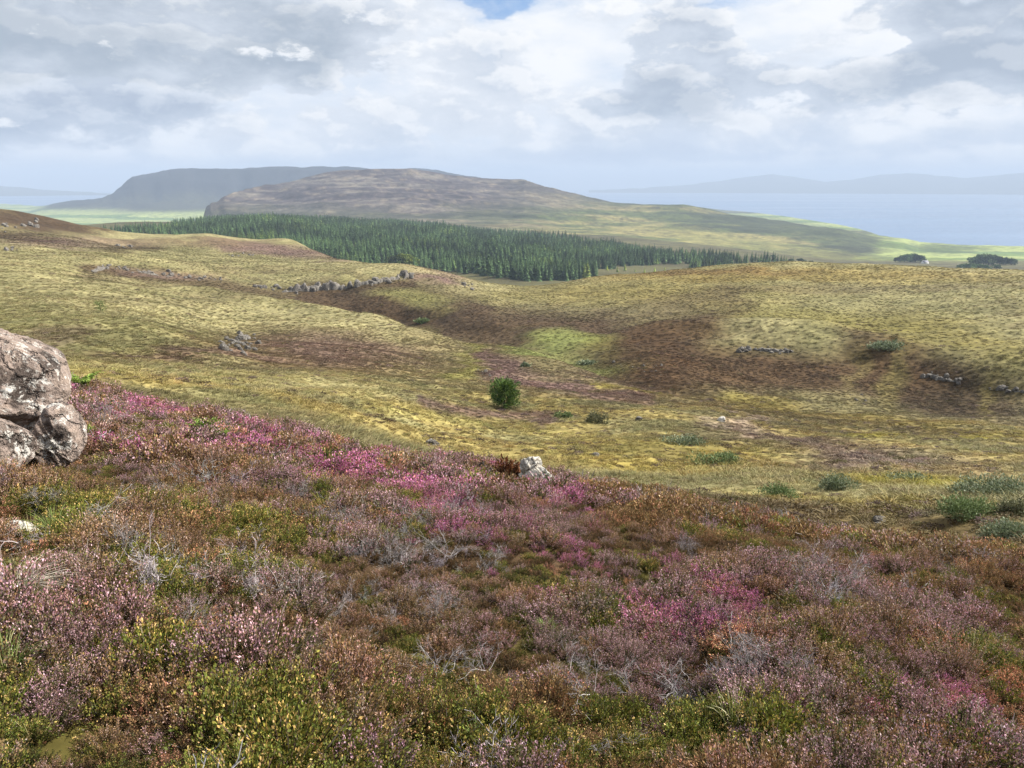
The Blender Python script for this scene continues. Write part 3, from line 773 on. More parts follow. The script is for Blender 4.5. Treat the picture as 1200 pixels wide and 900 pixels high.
def tuft(seed, n, H, w_, pal, pw, spread=.6, droop=.5, base=.03):
    g = np.random.default_rng(seed); acc = Acc(); m_ = 5
    a = g.uniform(0, 2 * np.pi, n); d = np.stack([np.cos(a), np.sin(a)], 1)
    sp = g.uniform(0, spread, n); h = H * g.uniform(.5, 1.1, n)
    t = np.linspace(0, 1, m_)[None]
    out = (sp[:, None] * t + droop * sp[:, None] * t ** 3) * h[:, None]
    z = h[:, None] * (t - .45 * droop * sp[:, None] * 2 * t ** 3) - .02
    b = d * np.sqrt(g.uniform(0, 1, n))[:, None] * base
    pts = np.stack([b[:, :1] + d[:, :1] * out, b[:, 1:] + d[:, 1:] * out, z], -1)
    pts[..., :2] += (g.normal(size=(n, 1, 2)) * .05 * H) * t[..., None]
    c = pick(g, n, pal, pw)
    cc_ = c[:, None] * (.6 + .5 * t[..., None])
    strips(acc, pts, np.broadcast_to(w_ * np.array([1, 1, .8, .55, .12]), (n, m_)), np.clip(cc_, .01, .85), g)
    return acc

def lump(seed, n, rad, H, fs, pal, pw, up=.5, wide=.7, holes=.0, cz=0):
    """dome of small leaves through its volume"""
    g = np.random.default_rng(seed); acc = Acc()
    d = unit(g.normal(size=(n, 3))); d[:, 2] = np.abs(d[:, 2])
    bump_ = 1 + .22 * np.sin(d[:, 0] * 5 + seed) * np.cos(d[:, 1] * 6 + seed * 2) + .12 * np.sin(d[:, 0] * 13 + d[:, 2] * 9)
    rr = g.uniform(.35, 1, n) ** .45 * bump_
    pos = d * rr[:, None] * np.array([rad, rad, H]); pos[:, 2] += cz
    c = pick(g, n, pal, pw)
    leafs(acc, pos, unit(d + np.array([0, 0, up])), fs * g.uniform(.6, 1.4, n), np.clip(c, .005, .85), g, wide)
    return acc

protos = {}
def proto(kind, accs, mat=M_PLANT):
    c = bpy.data.collections.new('kinds_' + kind)
    for i, a in enumerate(accs):
        o = bpy.data.objects.new('%s_%02d' % (kind, i), a.mesh(kind, mat)); c.objects.link(o)
    protos[kind] = (c, len(accs))

GRN_P = [l_(140, 142, 62), l_(168, 158, 84), l_(112, 120, 50), l_(204, 190, 138)]
WHT = [np.array([1., 1, 1]), np.array([.75, .74, .7]), np.array([1.25, 1.2, 1.1]), np.array([.5, .46, .4])]
# close kinds (fine) and farther kinds (coarser)
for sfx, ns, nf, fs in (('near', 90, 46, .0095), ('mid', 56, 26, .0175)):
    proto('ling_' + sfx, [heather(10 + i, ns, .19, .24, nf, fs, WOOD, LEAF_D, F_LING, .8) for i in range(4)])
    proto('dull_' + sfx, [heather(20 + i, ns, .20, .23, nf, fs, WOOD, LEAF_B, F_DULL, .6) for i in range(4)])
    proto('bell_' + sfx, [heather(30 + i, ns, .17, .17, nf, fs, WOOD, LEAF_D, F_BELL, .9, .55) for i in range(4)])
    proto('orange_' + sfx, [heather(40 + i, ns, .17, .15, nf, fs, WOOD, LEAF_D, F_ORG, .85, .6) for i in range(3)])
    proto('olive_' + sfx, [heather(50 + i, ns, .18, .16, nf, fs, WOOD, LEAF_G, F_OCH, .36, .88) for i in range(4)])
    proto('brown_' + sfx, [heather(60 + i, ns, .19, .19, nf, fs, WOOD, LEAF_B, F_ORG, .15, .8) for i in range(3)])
proto('dead', [deadbush(70 + i, 9, .30, .2, .0065, (.25, 0)) for i in range(4)], M_TWIG)
proto('deadfar', [deadbush(75 + i, 8, .30, .2, .014, (.25, 0), 2) for i in range(3)], M_TWIG)
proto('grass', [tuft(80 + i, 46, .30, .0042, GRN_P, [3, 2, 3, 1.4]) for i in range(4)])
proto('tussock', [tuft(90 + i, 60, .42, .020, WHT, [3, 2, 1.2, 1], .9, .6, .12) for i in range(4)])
proto('mound', [lump(100 + i, 420, .34, .20, .055, WHT, [3, 2, .8, 2]) for i in range(4)])

_gn = {}
def scatter_group(kind):
    if kind in _gn: return _gn[kind]
    ng = bpy.data.node_groups.new('scatter_' + kind, 'GeometryNodeTree')
    ng.interface.new_socket('Geometry', in_out='INPUT', socket_type='NodeSocketGeometry'); ng.interface.new_socket('Geometry', in_out='OUTPUT', socket_type='NodeSocketGeometry')
    N = ng.nodes; i_ = N.new('NodeGroupInput'); o_ = N.new('NodeGroupOutput')
    ci = N.new('GeometryNodeCollectionInfo'); ci.inputs['Collection'].default_value = protos[kind][0]; ci.inputs['Separate Children'].default_value = True; ci.inputs['Reset Children'].default_value = True
    ip = N.new('GeometryNodeInstanceOnPoints'); ip.inputs['Pick Instance'].default_value = True
    def att(name, dt):
        a = N.new('GeometryNodeInputNamedAttribute'); a.data_type = dt; a.inputs['Name'].default_value = name; return a.outputs['Attribute']
    L_ = ng.links
    L_.new(i_.outputs[0], ip.inputs['Points']); L_.new(ci.outputs[0], ip.inputs['Instance'])
    L_.new(att('idx', 'INT'), ip.inputs['Instance Index']); L_.new(att('rot', 'FLOAT_VECTOR'), ip.inputs['Rotation']); L_.new(att('scl', 'FLOAT_VECTOR'), ip.inputs['Scale'])
    L_.new(ip.outputs[0], o_.inputs[0]); _gn[kind] = ng
    return ng

def scatter(name, kind, x, y, scl, tint, g, zoff=-.01, tilt=.12, label=None):
    k = len(x)
    if k == 0: return
    z = height(x, y) + zoff
    me = bpy.data.meshes.new(name); me.vertices.add(k)
    me.vertices.foreach_set('co', np.stack([x, y, z], 1).astype(np.float32).ravel())
    a = me.attributes.new('idx', 'INT', 'POINT'); a.data.foreach_set('value', g.integers(0, protos[kind][1], k).astype(np.int32))
    a = me.attributes.new('rot', 'FLOAT_VECTOR', 'POINT'); a.data.foreach_set('vector', np.stack([g.normal(size=k) * tilt, g.normal(size=k) * tilt, g.uniform(0, 6.28, k)], 1).astype(np.float32).ravel())
    s3 = scl if scl.ndim == 2 else np.stack([scl, scl, scl * g.uniform(.8, 1.2, k)], 1)
    a = me.attributes.new('scl', 'FLOAT_VECTOR', 'POINT'); a.data.foreach_set('vector', s3.astype(np.float32).ravel())
    a = me.attributes.new('tint', 'FLOAT_COLOR', 'POINT'); a.data.foreach_set('color', np.concatenate([tint, np.ones((k, 1))], 1).astype(np.float32).ravel())
    o = bpy.data.objects.new(name, me); COL.objects.link(o); o['kind'] = 'stuff'
    if label: o['label'] = label
    md = o.modifiers.new('scatter', 'NODES'); md.node_group = scatter_group(kind)
    return o

def sample_col(x, y):
    r = np.hypot(x, y); th = np.clip(np.arctan2(x, y), th_f[0], th_f[-1])
    i = np.clip(np.round(np.interp(np.log(r), lr_, np.arange(NR))).astype(int), 0, NR - 1)
    j = np.clip(np.round((th - th_f[0]) / (th_f[1] - th_f[0])).astype(int), 0, NT_F - 1)
    return col[i, j], BANK[i, j]

def sector(r0, r1, dens_, g, half=R(40)):
    """jittered points, dens_ per square metre"""
    s_ = dens_ ** -.5; w_ = r1 * math.sin(half)
    x, y = np.meshgrid(np.arange(-w_, w_, s_), np.arange(r0 * math.cos(half), r1, s_))
    x = x.ravel() + g.uniform(-.5, .5, x.size) * s_; y = y.ravel() + g.uniform(-.5, .5, y.size) * s_
    r = np.hypot(x, y); ok = (r > r0) & (r < r1) & (np.abs(np.arctan2(x, y)) < half)
    return x[ok], y[ok]

g = np.random.default_rng(5)
# ---- stones stand clear of the tall plants
def at_dir(px, py, r):
    th = float(ray(px, py)[0]); return r * math.sin(th), r * math.cos(th)
CLEAR = [(*at_dir(612, 592, 9.7), .55), (*at_dir(20, 540, 8.0), 1.0), (*at_dir(66, 540, 7.9), .75), (*at_dir(622, 575, 10.6), .65), (*at_dir(600, 575, 10.7), .5), (*at_dir(23, 640, 5.6), .25), (*at_dir(1162, 890, 3.1), .2)]
def clear(x, y):
    k = np.ones(len(x))
    for cx, cy_, rr_ in CLEAR: k = np.minimum(k, .38 + .62 * sstep(rr_ * .7, rr_ * 1.4, np.hypot(x - cx, y - cy_)))
    return k
# ---- the heather bank
bx, by, bl = [], [], []
for r0, r1, dn in ((.9, 4, 60), (4, 8, 52), (8, 14, 40), (14, 24, 30)):
    x, y = sector(r0, r1, dn, g, R(61)); bx.append(x); by.append(y); bl.append(np.full(len(x), r0))
bx = np.concatenate(bx); by = np.concatenate(by)
_, bk = sample_col(bx, by)
keep = (bk > .5) | ((bk > .12) & (g.uniform(size=len(bx)) < .35)); bx, by = bx[keep], by[keep]
br = np.hypot(bx, by); bpx, bpy_ = project(bx, by, height(bx, by) + .1)
ww = fbm(bx, by, 1.3, 3, 401); w2 = fbm(bx, by, .55, 2, 402); w3 = fbm(bx, by, 3.5, 3, 403)
qx = bpx + ww * 40; qy = bpy_ + w2 * 22 + ww * 14
def rb(pts, w_):
    best = np.full(qx.shape, 1e9)
    for (x0, y0), (x1, y1) in zip(pts[:-1], pts[1:]):
        dx, dy = x1 - x0, y1 - y0; t = np.clip(((qx - x0) * dx + (qy - y0) * dy) / (dx * dx + dy * dy), 0, 1)
        best = np.minimum(best, np.hypot(qx - x0 - t * dx, qy - y0 - t * dy))
    return 1 - sstep(w_ * .5, w_ * 1.5, best)
def el_(cx, cy, rx, ry): return 1 - sstep(.6, 1.3, np.hypot((qx - cx) / rx, (qy - cy) / ry))
bell = np.maximum.reduce([rb([(120, 478), (200, 492), (260, 506), (340, 526), (440, 556), (520, 588), (640, 612)], 14), rb([(360, 560), (470, 575), (560, 620), (700, 640)], 12) * .9, el_(690, 620, 60, 10) * .8,
                          rb([(700, 620), (790, 665), (880, 700), (960, 720)], 11) * .8, rb([(880, 730), (960, 760), (1050, 780)], 12) * .7, rb([(1080, 780), (1140, 840), (1210, 870)], 26) * .9, rb([(1010, 850), (1080, 800), (1200, 790)], 14) * .6,
                          el_(480, 525, 40, 8) * .6, el_(800, 735, 50, 12) * .5])
pinkb = rb([(120, 470), (300, 525), (480, 590), (660, 640), (820, 720), (980, 780), (1220, 870)], 48)
orng = np.maximum.reduce([el_(390, 570, 80, 22), el_(480, 600, 70, 14) * .7, el_(800, 650, 40, 16) * .6, el_(1060, 700, 50, 16), el_(1180, 730, 60, 14), el_(1150, 830, 70, 22) * .8, el_(830, 690, 50, 12) * .6, rb([(250, 520), (330, 545)], 12) * .5, el_(60, 730, 120, 16) * .2, el_(560, 800, 300, 30) * .15])
olive = np.maximum.reduce([sstep(770, 850, qy) * .85 * (1 - sstep(950, 1150, qx) * .5), el_(60, 560, 110, 25) * .8, el_(170, 530, 100, 18) * .7, el_(240, 800, 200, 60) * .6, el_(30, 810, 120, 60) * .9, el_(520, 760, 120, 22) * .5, el_(430, 530, 60, 10) * .8, el_(960, 860, 160, 40) * .9, el_(900, 640, 60, 12) * .5])
grey = np.maximum.reduce([el_(200, 630, 150, 26) * .9, el_(420, 660, 130, 40) * .7, el_(540, 640, 90, 30) * .8, el_(60, 600, 80, 16) * .5, el_(280, 670, 120, 26) * .7, el_(960, 690, 60, 14), el_(870, 790, 100, 24), el_(520, 700, 70, 20) * .6, el_(1130, 720, 20, 8), el_(840, 600, 110, 14) * .6, el_(760, 590, 90, 12) * .5, el_(960, 800, 60, 20) * .6])
brown = np.maximum.reduce([sstep(640, 800, qx) * (1 - sstep(560 + (qx - 700) * .22, 640 + (qx - 700) * .22, qy)) * .9, el_(180, 560, 200, 60) * .3])
u = g.uniform(size=len(bx))
pw_ = {'bell': bell * 4.0 + pinkb * 1.1, 'orange': orng * 2.0 + .07 + .16 * (w3 > .15) + pinkb * .3, 'olive': .7 + olive * 4.5 * (1 - .8 * bell) + .5 * (ww > .25), 'dead': .06 + grey * 1.0 * (1 - bell * .6), 'brown': (.40 + brown * 1.9) * (1 - .6 * pinkb), 'dull': .42 + .4 * (w3 > 0) + grey * .3, 'ling': (.34 + .55 * (ww < -.05)) * (1 - .9 * brown) * (1 - .4 * olive) * (1 - .75 * sstep(770, 850, qy)) + pinkb * .9, 'grass': .05 + .32 * (qy > 780) * (ww > -.1) + .25 * el_(60, 620, 90, 25)}
names_ = list(pw_); Wt = np.stack([pw_[k] * np.ones(len(bx)) for k in names_], 1) + 1e-6
# plants of one kind keep together
ent = np.stack([fbm(bx, by, .75, 3, 500 + i * 9) for i in range(len(names_))], 1)
Wt = Wt * np.exp(ent * 4.2); Wt /= Wt.sum(1, keepdims=True)
ch = (u[:, None] > np.cumsum(Wt, 1)).sum(1).clip(0, len(names_) - 1)
NAMES = {'bell': 'magenta_bell_heather', 'orange': 'rust_orange_heather', 'olive': 'olive_heather', 'dead': 'dead_heather_twigs', 'brown': 'brown_heather', 'dull': 'faded_heather', 'ling': 'pink_ling_heather', 'grass': 'wiry_grass'}
hgt = clear(bx, by) * .84 + .95 * clear(bx, by) * fbm(bx, by, .9, 3, 450) + .35 * w2
NEAR = 8.0
for i, nm in enumerate(names_):
    for far_ in (0, 1):
        s_ = (ch == i) & ((br >= NEAR) if far_ else (br < NEAR))
        if not s_.any(): continue
        k = s_.sum(); sc_ = g.uniform(.7, 1.25, k) * np.clip(hgt[s_] * 1.0, .42, 1.25) * (.95 if far_ else .78)
        tint = np.clip(1 + g.normal(size=(k, 1)) * .13 + g.normal(size=(k, 3)) * .035, .5, 1.5)
        if nm == 'grass': kd = 'grass'
        elif nm == 'dead': kd = 'deadfar' if far_ else 'dead'
        else: kd = nm + ('_mid' if far_ else '_near')
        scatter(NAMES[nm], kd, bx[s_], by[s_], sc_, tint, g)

# short growth between the plants, tint darkened to stand for shade in gaps
for r0, r1, dn, kd in ((.9, 5, 70, 'near'), (5, 10, 50, 'near'), (10, 24, 34, 'mid')):
    x, y = sector(r0, r1, dn, g, R(61)); _, bk = sample_col(x, y); x, y = x[bk > .3], y[bk > .3]
    sel = fbm(x, y, .6, 2, 777) + .3 * g.normal(size=len(x)) > .05
    for q_, nm, kk in ((sel, 'low_olive_growth', 'olive_'), (~sel, 'low_brown_growth', 'brown_')):
        scatter(nm, kk + kd, x[q_], y[q_], g.uniform(.34, .56, q_.sum()) * (.8 if r1 < 11 else 1), np.clip(.62 + g.normal(size=(q_.sum(), 1)) * .12, .3, 1.2) * np.ones(3), g)
# ---- the moor beyond
for nm, kd, r0, r1, dn, sc0 in (('moor_grass', 'tussock', 12, 30, 14, .55), ('moor_grass', 'tussock', 30, 60, 8, .5), ('moor_grass', 'tussock', 60, 130, 2.2, .7), ('moor_grass', 'tussock', 130, 420, .5, .85),
                                ('moor_heather', 'mound', 12, 30, 5, .6), ('moor_heather', 'mound', 30, 60, 4.5, .6), ('moor_heather', 'mound', 60, 130, 2.2, .75), ('moor_heather', 'mound', 130, 420, .6, .95)):
    x, y = sector(r0, r1, dn, g, R(60) if r1 <= 60 else R(44)); cs, bk = sample_col(x, y)
    yel = (cs[:, 1] / cs[:, 0])      # grassy where the ground is yellow-green, heathery where it is brown
    gr_ = sstep(.74, .88, yel); u = g.uniform(size=len(x))
    ok = (bk < .5) & ((u < .12 + .88 * gr_) if kd == 'tussock' else (u < 1.0 - .72 * gr_))
    x, y, cs = x[ok], y[ok], cs[ok]; k = len(x)
    tint = np.clip(cs * (1.65 if kd == 'tussock' else 1.5) * (1 + g.normal(size=(k, 1)) * .16) * (1 + g.normal(size=(k, 3)) * .04), .01, .8)
    if kd == 'mound':      # heather among the grass keeps its own brown and mauve
        own = np.array([C(112, 90, 70), C(96, 76, 60), C(132, 110, 104), C(124, 116, 70)])[g.integers(0, 4, k)] * 1.3 * (1 + g.normal(size=(k, 1)) * .15)
        q_ = g.uniform(size=k) < (.30 if r0 < 60 else .10); tint = np.where(q_[:, None], own, tint)
    hs = np.clip(1 + .5 * fbm(x, y, 4, 2, 610), .5, 1.6) * sc0 * g.uniform(.6, 1.3, k)
    s3 = np.stack([hs * 1.25, hs * 1.25, hs * (.65 if kd == 'tussock' else .55)], 1)
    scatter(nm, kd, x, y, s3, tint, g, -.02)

# ================================================================== single things
def l_(r, g_, b, k=.62): return lin(r, g_, b, k) * 1.05
def thing(name, label, cat, loc=(0, 0, 0), rz=0, group=None, mesh=None, scale=None):
    o = bpy.data.objects.new(name, mesh); COL.objects.link(o)
    o.location = loc; o.rotation_euler = (0, 0, rz)
    if scale is not None: o.scale = scale if hasattr(scale, '__len__') else (scale,) * 3
    o['label'] = label; o['category'] = cat
    if group: o['group'] = group
    return o
def part(name, mesh, parent, label=None):
    o = bpy.data.objects.new(name, mesh); COL.objects.link(o); o.parent = parent
    if label: o['label'] = label
    return o

# ------------------------------------------------------------------ rocks
def ico(sub):
    bm = bmesh.new(); bmesh.ops.create_icosphere(bm, subdivisions=sub, radius=1)
    v = np.array([q.co[:] for q in bm.verts]); f = np.array([[q.index for q in fc.verts] for fc in bm.faces]); bm.free()
    return v, f
def n3(v, s, seed):
    return vnoise(v[:, 0] * s + seed * 3.1 + v[:, 2] * s * .7, v[:, 1] * s - v[:, 2] * s * .9 + seed, seed)
def rock_mesh(name, seed, sub, dims, cuts=9, rough_=.06, mat=None, sharp=14, planes=None):
    g = np.random.default_rng(seed); v, f = ico(sub)
    if planes is None:
        nrm = unit(g.normal(size=(cuts, 3)) * np.array([1, 1, .8])); d = g.uniform(.62, .95, cuts)
    else: nrm = unit(np.array([p_[:3] for p_ in planes], float)); d = np.array([p_[3] for p_ in planes])
    dots = v @ nrm.T
    rr = np.where(dots > .05, d / np.maximum(dots, .05), 9)
    rad = -np.log(np.exp(-sharp * np.minimum(rr, 2)).sum(1) + np.exp(-sharp * 1.12)) / sharp      # soft minimum: worn edges
    fr = 0
    for s_, a_ in ((2.2, 1), (4.7, .55), (10, .32), (22, .2), (45, .11)): fr = fr + a_ * (1 - 2 * np.abs(n3(v, s_, seed + int(s_ * 3)))) * .5
    rad = rad * (1 + rough_ * fr)
    co = v * rad[:, None] * np.array(dims)
    return mesh_from(name, co, None, None, (mat,), True, f[:, ::1])

def rock_material(name, base, dark, pale, pink=None, sc=1.0, lich=.55, bd=.05):
    m, t, p = material(name, .9, .25)
    o = t.v('SCALE', t.obj(), sc=sc)
    a = t.noise(o, 2.2, 8, .68); b = t.noise(o, 9, 6, .7, .4); c = t.noise(t.v('ADD', o, (7, 3, 1)), 28, 4, .7)
    cl = t.mix(t.rng(b, .38, .62), tuple(base), tuple(pink if pink is not None else base * 1.15))
    cl = t.mix(t.rng(a, .50, .60), cl, tuple(dark)); cl = t.mix(t.m('MULTIPLY', t.rng(c, .52, .66), .6), cl, tuple(dark * .8))
    d = t.noise(t.v('ADD', o, (1, 9, 4)), 4.5, 8, .72, .2); cl = t.mix(t.m('MULTIPLY', t.rng(d, lich, lich + .05), .9), cl, tuple(pale))
    e = t.noise(t.v('ADD', o, (4, 2, 8)), 16, 4, .7); cl = t.mix(t.m('MULTIPLY', t.rng(e, .60, .66), .7), cl, tuple(pale * .9))
    crev = t.voro(t.v('ADD', o, t.v('SCALE', t.noise(o, 3, 5, .6, col=True), sc=.6)), 1.7, 'DISTANCE_TO_EDGE')
    cl = t.mix(t.m('MULTIPLY', t.rng(crev, .0, .03, 1, 0), .5), cl, tuple(dark * .5))
    t.put(p.inputs['Base Color'], cl)
    h = t.m('ADD', t.m('ADD', t.m('MULTIPLY', b, .6), t.m('MULTIPLY', c, .3)), t.m('ADD', a, t.rng(crev, 0, .06, 0, .5)))
    t.put(p.inputs['Normal'], t.bump(h, 1, bd)); return m
M_BOULD = rock_material('weathered_boulder', lin(190, 170, 158, .62), lin(108, 95, 87, .52), lin(230, 225, 216, .78), lin(200, 178, 162, .6), 1.0, .54, .15)
M_ROCK = rock_material('grey_crag', lin(140, 132, 122, .55), lin(60, 54, 46, .35), lin(206, 200, 190, .52), None, 1.1, .52, .12)
M_WHITE = rock_material('white_stone', lin(226, 216, 200, .75), lin(120, 106, 90, .5), lin(240, 236, 226, .65), None, 2.2, .48, .05)
def patch_mat(name, c1, c2):
    m, t, p = material(name, .95, .1); t.put(p.inputs['Base Color'], t.mix(t.noise(t.obj(), 18, 6, .7), tuple(c1), tuple(c2))); t.put(p.inputs['Normal'], t.bump(t.noise(t.obj(), 40, 4, .6), .6, .01)); return m
M_LICH = patch_mat('white_lichen', lin(250, 250, 246, .88), lin(206, 204, 198, .85)); M_RUSTL = patch_mat('orange_lichen', lin(196, 128, 86, .8), lin(150, 100, 70, .8))

def ground_dir(px, py, r):
    th = float(ray(px, py)[0]); x, y = r * math.sin(th), r * math.cos(th)
    return Vector((x, y, float(height(x, y))))

# the big boulder and the stones wedged under it
bl_ = ground_dir(18, 530, 9.0); th0 = float(ray(18, 500)[0])
bm_planes = [(-.45, 0, .9, .98), (.33, -.05, .94, .74), (.72, -.05, .70, .74), (.75, -.25, -.6, .70), (-.2, -.97, .18, .70), (.45, -.85, .3, .70), (.1, -.85, -.52, .62), (.98, -.1, .2, .78), (1, 0, -.35, .84), (-1, 0, .2, .95), (0, 1, .3, .9), (-.4, -.8, .5, .85), (-.35, .1, .95, .88)]
M_b = rock_mesh('big_boulder_rock', 7, 7, (1.20, 1.0, .86), planes=bm_planes, rough_=.13, mat=M_BOULD, sharp=70)
big = thing('boulder', 'big pinkish grey boulder resting on smaller stones at the edge of the heather', 'boulder', bl_ + Vector((-.60, .1, .46)), -th0)
part('rock', M_b, big)
def blotch(seed, w_, h_, th_, mat, name):
    v, f = ico(3); g = np.random.default_rng(seed)
    k = 1 + .35 * n3(v, 1.6, seed) + .2 * n3(v, 4, seed + 3)
    return mesh_from(name, v * k[:, None] * np.array([w_, th_, h_]), None, None, (mat,), True, f)
rgt = rock_mesh('wedge_stone', 12, 6, (.21, .28, .30), rough_=.09, mat=M_BOULD, sharp=26, planes=[(0, 0, 1, .95), (.9, -.1, .45, .8), (.3, -.95, .1, .75), (-.8, -.2, .6, .7), (0, 1, 0, .9), (1, 0, -.1, .85), (0, 0, -1, .9)])
def toward(px, py, r):
    """point on the sight line at horizontal distance r"""
    th, t_ = ray(px, py); th = float(th); return Vector((r * math.sin(th), r * math.cos(th), CAMZ + float(t_) * r))
pr = toward(66, 510, 8.15)
o = thing('stone', 'pale speckled stone propping up the far end of the big boulder', 'stone', (pr.x, pr.y, pr.z), .1)
part('rock', rgt, o)
def on_surface(parent, mesh_obj_data, dirv, lift=0):
    vv = np.empty(len(mesh_obj_data.vertices) * 3, np.float32); mesh_obj_data.vertices.foreach_get('co', vv); vv = vv.reshape(-1, 3)
    d = np.array(dirv, float); d /= np.linalg.norm(d); k = int(np.argmax(unit(vv) @ d)); nn = np.array(mesh_obj_data.vertices[k].normal[:]); return Vector(vv[k]), Vector(nn)
def stick(parent, me, dirv, w_, h_, mat, name, seed, rzz=0):
    p_, nn = on_surface(parent, me, dirv)
    q = part(name, blotch(seed, w_, h_, .012, mat, name), parent); q.location = p_ - nn * .003; q.rotation_euler = nn.to_track_quat('Y', 'Z').to_euler()
    return q
0 and stick(o, rgt, (.15, -1, -.05), .105, .06, M_LICH, 'lichen_patch', 3); 0 and stick(o, rgt, (.45, -.9, -.42), .07, .07, M_RUSTL, 'lichen_patch', 4)
0 and stick(o, rgt, (-.35, -.9, .25), .05, .03, M_LICH, 'lichen_patch', 9)
pl_ = toward(-10, 525, 7.9)
o = thing('stone', 'pale broken stone lying under the near end of the big boulder at the very edge', 'stone', pl_, .4)
lst = rock_mesh('low_stone', 15, 6, (.42, .4, .34), 9, .09, M_BOULD, 16); part('rock', lst, o); 0 and stick(o, lst, (.6, -.8, .3), .06, .03, M_LICH, 'lichen_patch', 5)
o = thing('stone', 'small cream stone wedged in the dark gap beneath the big boulder', 'stone', toward(40, 526, 8.15), .9); part('rock', rock_mesh('gap_stone', 17, 5, (.16, .14, .10), 9, .08, M_WHITE, 16), o)
0 and stick(big, M_b, (.33, -.84, -.42), .07, .045, M_LICH, 'lichen_patch', 6); 0 and stick(big, M_b, (.55, -.84, -.60), .06, .03, M_LICH, 'lichen_patch', 7)
p_, nn = on_surface(big, M_b, (.2, -.5, .5))

def solo_rock(px, py, wpx, hpx, seed, label, mat=M_WHITE, cat='stone', name='stone', sub=5, sink=.3):
    c = ground_at(px, py); d = c.xy.length; sc_ = math.hypot(d, CAMZ - c.z) / F
    a, b = wpx * sc_ / 2, hpx * sc_ / 2
    o = thing(name, label, cat, (c.x, c.y, c.z + b * (1 - sink * 1.2)), random.uniform(0, 6), mesh=rock_mesh('rock', seed, sub, (a * 1.15, a * 1.1, b * 1.25), 9, .1, mat, 16)); return o
c = ground_dir(627, 572, 10.9)
wst = thing('stone', 'tall white cracked stone standing above the heather edge beside a rust-brown bush', 'stone', (c.x, c.y, c.z), .2)
sc_ = c.length and math.hypot(c.xy.length, CAMZ - c.z) / F
part('rock', rock_mesh('white_block', 31, 6, (20 * sc_, 14 * sc_, 19 * sc_), 10, .13, M_WHITE, 24), wst).location = (2 * sc_, 0, 16 * sc_)
q = part('rock', rock_mesh('white_top', 33, 5, (11 * sc_, 9 * sc_, 13 * sc_), 10, .12, M_WHITE, 24), wst); q.location = (-5 * sc_, 0, 34 * sc_)
solo_rock(23, 633, 30, 20, 41, 'small cream stone half buried in heather below the big boulder')
solo_rock(507, 523, 15, 11, 42, 'little pale stone in yellow grass just over the heather edge', M_ROCK, sink=.6)
solo_rock(845, 494, 9, 6, 43, 'small white stone lying on the pale grassy track of the far moor'); solo_rock(1034, 611, 20, 5, 44, 'flat pale stone in the grass in front of the green bushes', M_ROCK, sink=.7)
solo_rock(980, 636, 14, 8, 45, 'low grey stone in brown heather, nearer than the flat cream stone', M_ROCK); solo_rock(872, 627, 12, 7, 46, 'small grey stone among dull heather beside an olive mound', M_ROCK)
solo_rock(1162, 890, 44, 26, 47, 'silvery grey stone showing through heather in the bottom corner', M_ROCK, sink=.15)
solo_rock(748, 493, 8, 5, 48, 'tiny grey stone in yellow moor grass right of the round grey-green bush', M_ROCK, sink=.4); solo_rock(226, 488, 12, 7, 49, 'small cream stone on the heather edge by the purple flowers')
solo_rock(698, 535, 9, 5, 50, 'tiny grey stone in the grass up from the white standing stone', M_ROCK, sink=.5)

RK = [rock_mesh('crag_block', 60 + i, 3, (1, .85, .8), 7, .10, M_ROCK, 60) for i in range(9)]
for m_ in RK: m_.polygons.foreach_set('use_smooth', [False] * len(m_.polygons))
def ledge(line, H, seed, label):
    """a band of bedrock following the ground, broken into upright joints"""
    pts = [ground_at(px, py, 20, 700) for px, py in line]; P2 = np.array([p_[:2] for p_ in pts]); seg = np.r_[0, np.cumsum(np.hypot(*np.diff(P2, axis=0).T))]
    n_ = int(seg[-1] / .35); s_ = np.linspace(0, seg[-1], n_); cx = np.interp(s_, seg, P2[:, 0]); cy = np.interp(s_, seg, P2[:, 1])
    o0 = Vector((float(cx.mean()), float(cy.mean()), 0)); o0.z = float(height(o0.x, o0.y))
    rn = np.hypot(cx, cy); dx, dy = cx / rn, cy / rn; prof = [(-.5, -.6), (-.35, .25), (-.2, .6), (-.05, .85), (.25, 1.0), (.7, .95), (1.3, .8), (2.2, .3), (3, -.5)]
    hv = np.clip(.55 + .9 * fbm(s_, s_ * 0, 7, 3, seed * 5) + .5 * vnoise(s_ * .8, s_ * 0, seed), 0, 1.5); hv *= np.clip(np.minimum(s_, seg[-1] - s_) / 4, 0, 1)
    cell = np.floor(s_ / 1.1 + .4 * vnoise(s_ * .5, s_ * 0, seed + 2)); cj = np.sin(cell * 12.9898 + seed) * 43758.5; cj = cj - np.floor(cj)
    V_ = []
    for i, (a, z) in enumerate(prof):
        lay = np.sin((cell + i * 7) * 78.2) * 437.5; lay = lay - np.floor(lay)
        k = (a + .7 * cj + .35 * lay * (i > 0)) * H * .6; x = cx + dx * k; y = cy + dy * k
        V_.append(np.stack([x, y, height(cx + dx * .3 * H, cy + dy * .3 * H) + z * H * hv * (.75 + .45 * cj) - .1 + .12 * vnoise(s_ * 2.3, s_ * 0 + i * 3.7, seed + 9)], 1))
    V_ = np.array(V_); m_ = len(prof); i = np.arange(m_ - 1)[:, None]; j = np.arange(n_ - 1)[None]
    F_ = np.stack([i * n_ + j, i * n_ + j + 1, (i + 1) * n_ + j + 1, (i + 1) * n_ + j], -1).reshape(-1, 4)
    return thing('rock_outcrop', label, 'rock outcrop', o0, mesh=mesh_from('outcrop', V_.reshape(-1, 3) - np.array(o0[:]), F_, None, (M_ROCK,)))
